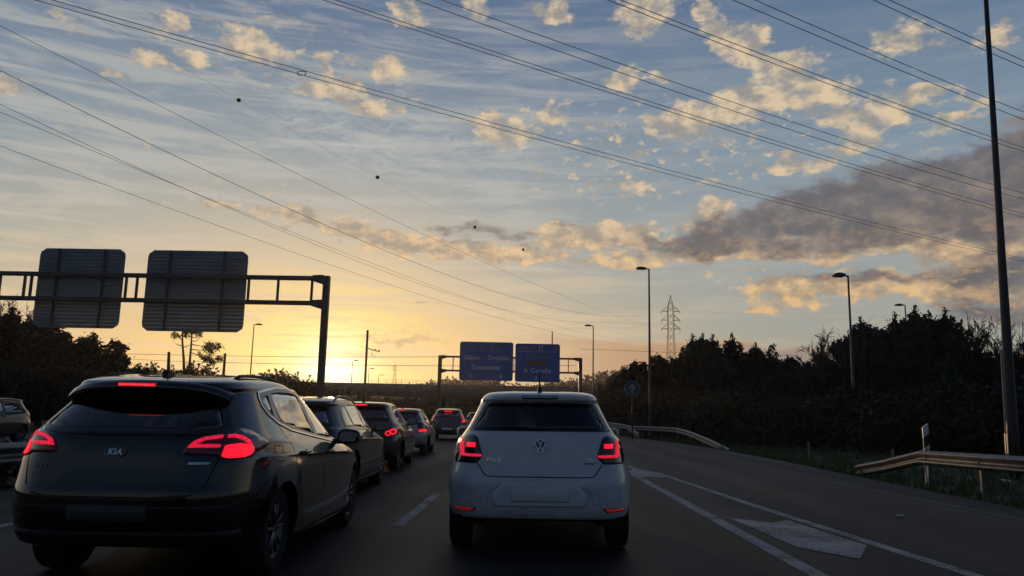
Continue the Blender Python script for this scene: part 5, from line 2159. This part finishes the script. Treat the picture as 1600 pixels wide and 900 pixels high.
LARGE = [(.74, .32, .27, .18, 4.25, .20, 5, 4), (.84, .14, .29, .20, 4.40, .24, 5, 4), (.874, .05, .38, .32, 4.47, .34, 5, 4), (.888, .0, .52, .47, 4.5, .46, 5, 4), (.892, .0, .63, .60, 4.49, .58, 5, 4),
         (.892, .03, .72, .70, 4.46, .66, 5, 4), (.890, .06, .82, .79, 4.36, .74, 5, 4), (.887, .075, .885, .838, 4.2, .785, 4.8, 4), (.874, .088, .935, .87, 4.05, .82, 4.6, 4), (.845, .12, 1.02, .935, 3.6, .90, 4.6, 4), (.80, .18, 1.08, 1.0, 3.25, .96, 4.6, 4.5),
         (.735, .30, 1.19, 1.12, 2.95, 1.12, 4.6, 4.5), (.665, .42, 1.29, 1.27, 2.55, 1.30, 4.6, 4.5), (.622, .47, 1.33, 1.365, 2.3, 1.385, 4.6, 4.5), (.60, .37, 1.355, 1.405, 2.15, 1.42, 4.6, 4), (.57, .375, 1.385, 1.435, 2.0, 1.445, 4.6, 4),
         (.50, .47, 1.42, 1.462, 1.85, 1.462, 4, 3.5), (.34, .75, 1.455, 1.482, 1.6, 1.475, 3.5, 3), (.02, 1.25, 1.478, 1.487, 1.35, 1.484, 2, 2)]

GL_DARK = glass('privacy glass', (.05, .055, .05), .03)
GL_MID = glass('tinted glass', (.50, .54, .50), .22)
GL_CLEAR = glass('clear glass', (.55, .60, .57), .0)

# ---- the white hatchback straight ahead
WHITE = carpaint('white car paint', (.78, .82, .86), 0.0, .35, 1.0, dirt=.55)
LBAR = [(.716, .995), (.692, .995), (.690, .955), (.680, .872), (.521, .868), (.521, .846), (.700, .846), (.722, .866), (.727, .95)]
wspec = dict(paint=WHITE, M=60, half=.885, wheel_r=.298, wheel_y=(.70, 3.17), tyre_w=.19, skirt_z=.27, skirt_rear=.318,
             side_glass=SMALL_SIDE, side_band=SMALL_BAND, glass_side=GL_MID, glass_rear=glass('white car rear glass', (.42, .48, .46), .03),
             rear_glass=[(-.50, 1.335), (.50, 1.335), (.645, 1.075), (-.645, 1.075)], front_glass=[(-.56, 1.36), (.56, 1.36), (.70, .98), (-.70, .98)],
             rear_pane=rounded([(-.475, 1.315), (.475, 1.315), (.595, 1.105), (-.595, 1.105)], .03, 3), hole=.012,
             mirror=(2.42, 1.0), seat_y=(1.95, 1.05), seat_m=SEATL, inner_mirror=1.27, floor=.36,
             door_lines=[[(1.50, .34), (1.49, .97)], [(2.62, .98), (2.66, .6), (2.55, .34)]], handles=[(1.66, .86)],
             lamps=[(('rear',), [(.752, .975), (.72, 1.028), (.66, 1.045), (.60, 1.040), (.565, 1.02), (.512, .855), (.565, .790), (.775, .790), (.782, .86)], .022, LAMPK,
                     [('brake_bar', LBAR, .008, BRAKE2), ('brake_block', [(.660, .968), (.580, .968), (.580, .928), (.660, .928)], .006, BRAKE)])],
             panels=[('reflector_surround', ('rear',), [(.550, .412), (.765, .410), (.785, .377), (.60, .372)], .01, BLACKP, True, .003),
                     ('rear_reflector', ('rear',), [(.574, .407), (.760, .405), (.773, .383), (.61, .378)], .008, REDREF, True, .007),
                     ('high_brake_lamp', ('rear',), [(-.17, 1.398), (.17, 1.398), (.165, 1.368), (-.165, 1.368)], .008, LAMPK, False, .004),
                     ('number_plate', ('rear',), [(-.26, .575), (.26, .575), (.26, .465), (-.26, .465)], .01, PLATE, False, .010),
                     ('plate_recess', ('rear',), [(-.345, .615), (.345, .615), (.43, .50), (.40, .42), (-.40, .42), (-.43, .50)], .03, carpaint('clean white paint', (.80, .84, .87), 0.0, .35, 1.0), False, .003)],
             lines=[('tailgate_gap', ('rear',), [(.560, .790), (.49, .692), (.46, .681), (.37, .676), (-.37, .676), (-.46, .681), (-.49, .692), (-.560, .790)], .009, GAP, False, .0015),
                    ('tailgate_gap', ('rear',), [(.60, 1.045), (.645, 1.09), (.56, 1.26), (.51, 1.345)], .007, GAP, True, .0015),
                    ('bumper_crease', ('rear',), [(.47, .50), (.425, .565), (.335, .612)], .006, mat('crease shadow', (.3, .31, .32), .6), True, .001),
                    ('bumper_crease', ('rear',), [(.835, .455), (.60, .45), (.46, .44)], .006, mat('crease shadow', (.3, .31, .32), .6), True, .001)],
             mirror_m=WHITE)
WLOC = (.09, 7.15, 0)
wcar, wc = build_car('white_hatchback', 'white hatchback straight ahead with lit brake lamps and round chrome badge', SMALL, wspec, WLOC, 0.0, 'cars queuing on the motorway')
wcar.rotation_euler = (0, -.009, 0)
aerial(wc, wcar, .52, .19, lean=.06)
h_, Mb = badge(wc, wcar, 'model_lettering', 'POLO', -.41, .820, .042, CHROME, .005, 1.25, .0012)
badge(wc, wcar, 'engine_lettering', 'TSI', .450, .820, .038, CHROME, .005, 1.1, .0012)
badge(wc, wcar, 'engine_lettering', 'BLUEMOTION', .440, .797, .014, mat('blue badge', (.05, .1, .2), .3), .005, 1.1, .0)
# round emblem
_, Mv = badge(wc, wcar, 'emblem_dot', '.', .004, .945, .004, SEAL, .002)
bpy.data.objects.remove(_)
eo = on_body(Mv, 'emblem', [[(.061 * cos(2 * pi * k / 40), .061 * sin(2 * pi * k / 40)) for k in range(40)]], mat('emblem ground', (.012, .018, .03), .25, coat=1.0), wcar, 0, .010)
k_ = .061
vtop = [[(-.34 * k_, .74 * k_), (-.02 * k_, .10 * k_)], [(.34 * k_, .74 * k_), (.02 * k_, .10 * k_)]]
wbot = [[(-.74 * k_, .34 * k_), (-.32 * k_, -.76 * k_)], [(-.34 * k_, -.76 * k_), (-.0 * k_, -.02 * k_)], [(.0 * k_, -.02 * k_), (.34 * k_, -.76 * k_)], [(.32 * k_, -.76 * k_), (.74 * k_, .34 * k_)]]
on_body(Mv, 'emblem_mark', ring(.86 * k_, .99 * k_) + [s for p in vtop + wbot for s in stroke(p, .15 * k_)], CHROME, eo, .009, .014)
# exhaust, rear axle, dark under-tray, wiper boss
MB().tube([(-.43, .9, .26), (-.43, .10, .285)], .032, 12).build('exhaust_pipe', DARKST, wcar, True)
MB().lathe([(.056, -.012), (.056, .02), (.04, .02), (.04, -.012)], 20, 'y', (-.43, .06, .30)).build('exhaust_cutout', BLACKP, wcar)
MB().tube([(-.70, .70, .28), (-.3, .78, .26), (.3, .78, .26), (.70, .70, .28)], .035, 8).build('rear_axle', BLACKP, wcar)
p_, n_ = wc.hit(Vector((0, -3, 1.09)), Vector((0, 0, 1.09)))
MB().tube([p_ + n_ * .02 + Vector((.02, 0, 0)), p_ + n_ * .022 + Vector((-.34, .012, .012))], .008, 6).build('rear_wiper', BLACKP, wcar)


def cloth():
    """pale cloth heaped up between the seats, seen through the rear window"""
    rng = np.random.default_rng(4)
    n, m = 18, 9
    V, Fc = [], []
    for j in range(m + 1):
        t = j / m
        for i in range(n):
            a = 2 * pi * i / n
            r = (.115 * (1 - t) ** 1.1 + .010) * (1 + .28 * sin(3 * a + 2 * t) + .1 * rng.normal())
            V.append((r * cos(a) + .045 * t, r * .6 * sin(a), .27 * t + .012 * rng.normal()))
    for j in range(m):
        for i in range(n):
            Fc.append((j * n + i, j * n + (i + 1) % n, (j + 1) * n + (i + 1) % n, (j + 1) * n + i))
    o = mesh('cloth', V, Fc, mat('pale cloth', (.8, .78, .72), .8), None, True)
    o.location = (WLOC[0] - .17, WLOC[1] + .62, 1.09 - .02)
    tag(o, 'pale cloth heaped behind the rear window of the white hatchback', 'cloth')
    MB()


cloth()

# ---- the dark estate at the left
KR = radians(1.0)
KLOC = (-2.765, 5.25, 0)
KEYE = (2.706, -5.398, 1.2)
BLACKC = carpaint('black car paint', (.058, .053, .048), .85, .16, 1.0, dirt=.10)
KSIDE = [(.865, 1.30), (.90, 1.345), (1.08, 1.368), (1.35, 1.395), (1.72, 1.40), (2.15, 1.375), (2.62, 1.27), (3.10, 1.02), (3.16, .905), (2.5, .935), (1.9, .995), (1.3, 1.055), (1.02, 1.115), (.89, 1.18), (.85, 1.24)]
KGL = [[(.905, 1.30), (1.09, 1.335), (1.00, 1.155), (.93, 1.20), (.895, 1.25)], [(1.16, 1.345), (1.38, 1.362), (1.72, 1.365), (1.93, 1.352), (2.02, 1.01), (1.33, 1.085), (1.10, 1.12)],
       [(2.02, 1.345), (2.16, 1.335), (2.60, 1.235), (3.02, 1.0), (3.06, .95), (2.5, .965), (2.11, 1.0)]]
frm = ('from', KEYE, .10)
kspec = dict(paint=BLACKC, M=64, half=.892, wheel_r=.318, wheel_y=(.93, 3.58), tyre_w=.215, skirt_z=.24, spokes=5,
             side_glass=KGL, side_band=KSIDE, glass_side=glass('dark side glass', (.10, .11, .10), .30), glass_rear=GL_DARK, glass_front=GL_CLEAR,
             rear_glass=[(-.53, 1.315), (.53, 1.315), (.655, 1.09), (.60, 1.045), (.38, 1.024), (-.38, 1.024), (-.60, 1.045), (-.655, 1.09)], front_glass=[(-.60, 1.39), (.60, 1.39), (.74, 1.0), (-.74, 1.0)],
             chrome_line=KSIDE, chrome_w=.017,
             mirror=(2.56, .955), seat_y=(2.45, 1.5), seat_m=SEATM, inner_mirror=1.3, floor=.38,
             door_lines=[[(1.08, .95), (1.20, .70), (1.38, .45), (1.42, .28)], [(1.02, 1.10), (1.05, 1.0), (1.08, .95)], [(2.07, .99), (2.05, .6), (2.07, .28)], [(3.05, .90), (3.10, .6), (3.02, .28)],
                         [(.70, .95), (.70, .84), (.84, .83), (.86, .95), (.70, .95)]], handles=[(1.36, .875), (2.22, .845)],
             trims=[([(1.44, .225), (3.1, .215)], .02, CHROME)],
             lamps=[(frm, [(.427, .915), (.447, .960), (.491, .997), (.565, 1.028), (.681, 1.048), (.740, 1.053), (.796, 1.084), (.860, 1.076), (.935, 1.040), (1.0, 1.0), (.978, .962), (.924, .932), (.892, .895), (.776, .874), (.681, .882), (.650, .898), (.439, .900)], .012, LAMPD,
                     [('light_guide', [(.452, .948), (.491, .990), (.559, 1.018), (.688, 1.036), (.687, 1.018), (.578, 1.001), (.510, .974), (.674, .975), (.671, .955)], .004, BRAKE2),
                      ('light_guide', [(.720, 1.036), (.763, 1.043), (.823, 1.033), (.872, 1.006), (.890, .978), (.850, .978), (.836, .999), (.812, 1.010), (.765, 1.022), (.716, 1.018)], .004, BRAKE2),
                      ('brake_lamp', [(.704, .969), (.797, .985), (.886, .979), (.902, .952), (.887, .912), (.845, .894), (.729, .884), (.684, .895)], .008, BRAKE)])],
             panels=[('number_plate', ('rear',), [(-.26, .575), (.26, .575), (.26, .465), (-.26, .465)], .01, mat('dim plate', (.05, .05, .05), .5), False, .008),
                     ('rear_diffuser', ('rear',), [(-.80, .40), (.80, .40), (.74, .30), (-.74, .30)], .03, BLACKP, False, .004)],
             lines=[('tailgate_gap', ('rear',), [(.66, 1.05), (.655, .90), (.60, .70), (.53, .645), (.40, .625), (-.40, .625), (-.53, .645), (-.60, .70), (-.655, .90), (-.66, 1.05)], .009, GAP, False, .0015),
                    ('tailgate_edge', ('rear',), [(.50, .640), (.38, .618), (-.38, .618), (-.50, .640)], .012, mat('edge trim', (.07, .07, .07), .3, .5), False, .004),
                    ('bumper_crease', ('rear',), [(.87, .70), (.84, .60), (.70, .565), (-.70, .565), (-.84, .60), (-.87, .70)], .012, mat('edge trim', (.07, .07, .07), .3, .5), False, .004)])
kcar, kc = build_car('dark_estate_car', 'black estate car nearest on the left with chrome window trim and lit tail lamps', scale_rows(LARGE, 1.035, 1, 1), kspec, KLOC, KR, 'cars queuing on the motorway')
badge(kc, kcar, 'emblem_lettering', 'KIA', -.02, .911, .056, CHROME, .009, 1.12, .002, .15)
_, Mv = badge(kc, kcar, 'dot', '.', -.02, .911, .004, SEAL, .002)
bpy.data.objects.remove(_)
eo = on_body(Mv, 'emblem', [[(.072 * cos(2 * pi * k / 40), .036 * sin(2 * pi * k / 40)) for k in range(40)]], mat('emblem black', (.008, .008, .009), .2, coat=1.0), kcar, 0, .007)
on_body(Mv, 'emblem_rim', ring(.068, .073, 40, .5), mat('dull chrome', (.25, .25, .26), .3, .9), eo, .006, .010)
badge(kc, kcar, 'model_lettering', "cee'd", -.51, .815, .034, mat('dull chrome', (.25, .25, .26), .3, .9), .005, 1.35, .0005)
vf = kc.patch(('rear',), rounded([(.474, .854), (.606, .856), (.606, .840), (.474, .838)], .003, 2), .006, .03)
mesh('trim_badge', vf[0], vf[1], CHROME, kcar)
# roof spoiler over the rear window with its row of lit diodes
sp_v, sp_f = [], []
ns = 26
for j, (dy, z, kx) in enumerate(((.10, 1.408, .0), (-.015, 1.392, .0), (-.048, 1.350, .0), (-.040, 1.338, .01), (.07, 1.322, .03))):
    for i in range(ns + 1):
        u = -1 + 2 * i / ns
        x = (.590 - kx * .5) * u
        sp_v.append((x, .33 + dy + .16 * abs(u) ** 3, z + .008 * (1 - u * u) - .020 * u * u - .060 * abs(u) ** 6))
for j in range(4):
    for i in range(ns):
        a = j * (ns + 1) + i
        sp_f.append((a, a + 1, a + ns + 2, a + ns + 1))
so = mesh('roof_spoiler', sp_v, sp_f, BLACKC, kcar, True)
lm = MB().box((-.02, .296, 1.371), (.265, .03, .024), bev=.004).build('high_brake_lamp', mat('brake lens', (.25, .01, .015), .3, emit=(1, .015, .03), estr=.55), kcar)
for i in range(14):
    MB().box((-.02 - .117 + .018 * i, .280, 1.371), (.009, .006, .010)).build('diode', mat('lit diode', (.8, .1, .1), .4, emit=(1, .05, .07), estr=1.6), lm)
aerial(kc, kcar, .75, .13, lean=.02, x=.0)
for s in (-1, 1):                                          # flush roof rails
    pts = []
    for k in range(14):
        y = .75 + 1.5 * k / 13
        p, n = kc.hit(Vector((s * .50, y, 4)), Vector((s * .50, y, 0)))
        pts.append(p + Vector((0, 0, .016 if 0 < k < 13 else -.01)))
    MB().tube(pts, .014, 6).build('roof_rail', BLACKP, kcar, True)
vf = kc.patch(('top',), rounded([(-.46, 1.02), (.46, 1.02), (.44, 1.9), (-.44, 1.9)], .06, 4), .004, .06)
mesh('glass_roof', vf[0], vf[1], SEAL, kcar, True)

# ---- the rest of the queue in the left lane
BROWN = carpaint('dark brown paint', (.045, .024, .016), .35, .35, 1.0, dirt=.3)
ANTH = carpaint('anthracite paint', (.028, .030, .036), .5, .35, 1.0, dirt=.3)
SILV = carpaint('silver paint', (.46, .46, .47), .7, .38, .8, dirt=.4)
PALE = carpaint('pale silver paint', (.45, .46, .48), .5, .38, .8, dirt=.3)


def queue_spec(base, paint, W, L, H, lamps, side, band, r, wy, **kw):
    s = base == 'small'
    w0, l0, h0 = (.842, 3.97, 1.463) if s else (.892, 4.5, 1.487)
    a, b, c = W / w0, L / l0, H / h0
    rg = [(-.50, 1.325), (.50, 1.325), (.645, 1.08), (-.645, 1.08)] if s else [(-.53, 1.31), (.53, 1.31), (.65, 1.07), (-.65, 1.07)]
    fg = [(-.56, 1.36), (.56, 1.36), (.70, .98), (-.70, .98)] if s else [(-.60, 1.38), (.60, 1.38), (.74, 1.0), (-.74, 1.0)]
    d = dict(paint=paint, M=32, half=W, wheel_r=r, wheel_y=wy, side_glass=[sc(p, b, c) for p in side], side_band=sc(band, b, c), glass_side=GL_MID, glass_rear=GL_MID,
             rear_glass=sc(rg, a, c), front_glass=sc(fg, a, c), mirror=((2.42 if s else 2.62) * b, (1.0 if s else 1.0) * c), seat_y=((1.95 if s else 2.3) * b, (1.05 if s else 1.4) * b), inner_mirror=1.27 * c, floor=.38,
             hole=.026, lamps=lamps, door_lines=[[(1.52 * b, .34), (1.50 * b, .95 * c)], [(2.60 * b, .97 * c), (2.64 * b, .6), (2.52 * b, .34)]] if s else [[(1.12 * b, .9), (1.30 * b, .55), (1.35 * b, .3)], [(2.07 * b, .95), (2.05 * b, .3)], [(3.05 * b, .92), (3.1 * b, .6), (3.0 * b, .3)]],
             handles=[(1.66 * b, .86 * c)] if s else [(1.30 * b, .86), (2.20 * b, .85)],
             panels=[('number_plate', ('rear',), [(-.26, .60), (.26, .60), (.26, .49), (-.26, .49)], .01, PLATE, False, .008)],
             lines=[('tailgate_gap', ('rear',), [(.60 * a, .98), (.57 * a, .74), (.50 * a, .68), (-.50 * a, .68), (-.57 * a, .74), (-.60 * a, .98)], .010, GAP, False, .0015)])
    d['panels'] += kw.pop('panels', [])
    d.update(kw)
    return scale_rows(SMALL if s else LARGE, a, b, c), d


WAG_SIDE = [[(.62, 1.07), (.84, 1.31), (1.06, 1.35), (1.12, 1.05), (.70, 1.05)], [(1.19, 1.05), (1.14, 1.355), (1.72, 1.375), (1.93, 1.36), (2.00, 1.02)], [(2.09, 1.02), (2.02, 1.355), (2.20, 1.335), (2.66, 1.20), (3.0, 1.0), (3.02, .985)]]
WAG_BAND = [(.55, 1.01), (.78, 1.345), (1.10, 1.39), (1.72, 1.41), (2.22, 1.375), (2.72, 1.235), (3.13, 1.0), (3.13, .945), (2.05, .98)]
FIVE_SIDE = [[(.66, 1.04), (.80, 1.27), (1.36, 1.335), (1.46, 1.335), (1.46, .99), (.70, 1.02)], [(1.55, .99), (1.55, 1.335), (2.02, 1.31), (2.60, 1.02), (2.60, .985)]]


def hb(x0, x1, z0, z1):
    return ('high_brake_lamp', ('rear',), [(x0, z1), (x1, z1), (x1, z0), (x0, z0)], .008, BRAKE, False, .005)


rows, sp_ = queue_spec('large', BROWN, .90, 4.55, 1.44, [(('rear',), [(.62, 1.0), (.84, 1.0), (.84, .80), (.62, .82)], .04, LAMPK, [])],
                       WAG_SIDE, WAG_BAND, .325, (.92, 3.55), glass_side=glass('estate side glass', (.34, .36, .32), .28), trims=[([(1.2, .50), (3.1, .50)], .035, CHROME), ([(1.3, .25), (3.0, .25)], .02, CHROME)], mirror_m=BROWN)
ccar, cc = build_car('brown_estate_car', 'dark brown estate car with roof rails behind the black estate', rows, sp_, (-3.36, 10.55, 0), radians(1.8))
for s in (-1, 1):
    pts = []
    for k in range(14):
        y = .70 + 1.75 * k / 13
        p, n = cc.hit(Vector((s * .56, y, 4)), Vector((s * .56, y, 0)))
        pts.append(p + Vector((0, 0, .045 if 1 < k < 12 else (.028 if 0 < k < 13 else -.01))))
    MB().tube(pts, .020, 6).build('roof_rail', STEEL, ccar, True)

ringlamp = [('brake_ring', [(.645 + .058 * cos(q), .80 + .058 * sin(q)) for q in np.linspace(0, 2 * pi, 17)[:-1]], 0, BRAKE), ('brake_ring', [(.735 + .066 * cos(q), .835 + .066 * sin(q)) for q in np.linspace(0, 2 * pi, 17)[:-1]], 0, BRAKE),
            ('lamp_centre', [(.645 + .030 * cos(q), .80 + .030 * sin(q)) for q in np.linspace(0, 2 * pi, 13)[:-1]], 0, LAMPD, .0125), ('lamp_centre', [(.735 + .034 * cos(q), .835 + .034 * sin(q)) for q in np.linspace(0, 2 * pi, 13)[:-1]], 0, LAMPD, .0125)]
rows, sp_ = queue_spec('small', ANTH, .87, 4.15, 1.47, [(('rear',), [(.56, .80), (.62, .88), (.72, .93), (.82, .92), (.84, .84), (.80, .76), (.70, .735), (.60, .73)], .05, LAMPD, ringlamp)],
                       FIVE_SIDE, SMALL_BAND, .31, (.72, 3.25), panels=[hb(-.16, .16, 1.375, 1.40)], trims=[([(1.0, .52), (3.0, .52)], .03, CHROME)])
dcar, dc = build_car('dark_hatchback', 'dark hatchback with round twin tail lamps third in the left queue', rows, sp_, (-3.68, 16.8, 0), radians(2.0))
aerial(dc, dcar, .7, .10)
rows, sp_ = queue_spec('small', SILV, .82, 3.95, 1.40, [(('rear',), [(.52, .97), (.74, .99), (.80, .70), (.56, .66)], .03, LAMPK, [('brake_lamp', [(.575, .775), (.775, .785), (.785, .705), (.58, .69)], .01, BRAKE)])],
                       FIVE_SIDE, SMALL_BAND, .29, (.68, 3.08), panels=[hb(-.14, .14, 1.315, 1.345)])
ecar, ec_ = build_car('silver_hatchback', 'small silver hatchback fourth in the left queue', rows, sp_, (-3.95, 23.9, 0), radians(2.2))
aerial(ec_, ecar, .7, .10)
GREYM = carpaint('mid grey paint', (.11, .11, .115), .6, .35, 1.0, dirt=.3)
rows, sp_ = queue_spec('large', GREYM, .90, 4.6, 1.56, [(('rear',), [(.66, 1.32), (.74, 1.22), (.84, .98), (.84, .86), (.72, .86), (.70, 1.05)], .03, LAMPD, [('brake_lamp', [(.715, .99), (.835, .985), (.835, .87), (.725, .87)], .01, BRAKE), ('light_guide', [(.685, 1.25), (.725, 1.20), (.755, 1.06), (.72, 1.05)], .01, BRAKE2)])],
                       WAG_SIDE, WAG_BAND, .33, (.95, 3.65), panels=[hb(-.20, .20, 1.40, 1.435)], trims=[([(1.2, .45), (3.1, .45)], .04, CHROME)])
fcar, fc_ = build_car('grey_estate_car', 'grey estate with tall narrow tail lamps at the head of the visible queue', rows, sp_, (-4.15, 39.5, 0), radians(3.0))
vf = fc_.line(('rear',), [(-.5, .60), (.5, .60)], .03, .006)
mesh('rear_trim', vf[0], vf[1], CHROME, fcar)
rows, sp_ = queue_spec('small', PALE, .84, 4.0, 1.46, [(('rear',), [(.62, .97), (.80, .97), (.80, .80), (.62, .80)], .03, LAMPD, [('brake_lamp', [(.65, .94), (.77, .94), (.77, .83), (.65, .83)], .01, BRAKE)])], FIVE_SIDE, SMALL_BAND, .30, (.7, 3.15))
gcar, gc_ = build_car('distant_hatchback', 'distant pale hatchback half hidden beside the white hatchback', rows, sp_, (-3.55, 52.5, 0), radians(4.0))
rows, sp_ = queue_spec('small', ANTH, .86, 4.2, 1.48, [(('rear',), [(.62, .97), (.80, .97), (.80, .80), (.62, .80)], .03, LAMPD, [])], FIVE_SIDE, SMALL_BAND, .30, (.72, 3.3))
ocar, oc_ = build_car('grey_car', 'dark grey car passing on the opposite carriageway at the far left', rows, sp_, (-18.0, 27.3, 0), radians(180), None)
rows, sp_ = queue_spec('large', ANTH, .96, 4.7, 1.95, [(('rear',), [(.62, 1.0), (.86, 1.0), (.86, .80), (.62, .82)], .04, LAMPD, [])], WAG_SIDE, WAG_BAND, .325, (.92, 3.55))
hcar, hc_ = build_car('added_shade_van', 'unseen dark tall van added to shade the road behind the black estate', rows, sp_, (-2.8, -2.15, 0), 0.0)  # out-of-view van added to shade the road round the black estate


# ------------------------------------------------------------------ evening haze
def haze():
    m = bpy.data.materials.new('evening haze')
    m.use_nodes = True
    t = m.node_tree
    t.nodes.clear()
    v = t.nodes.new('ShaderNodeVolumePrincipled')
    v.inputs['Color'].default_value = (.93, .93, .93, 1)
    v.inputs['Density'].default_value = 0.0002
    v.inputs['Anisotropy'].default_value = 0.70
    o = t.nodes.new('ShaderNodeOutputMaterial')
    t.links.new(v.outputs[0], o.inputs['Volume'])
    b = MB().box((0, 600, 32), (2700, 1500, 70)).build('haze', m)
    tag(b, 'thin evening haze in the air over the whole place', 'haze', kind='stuff')


haze()
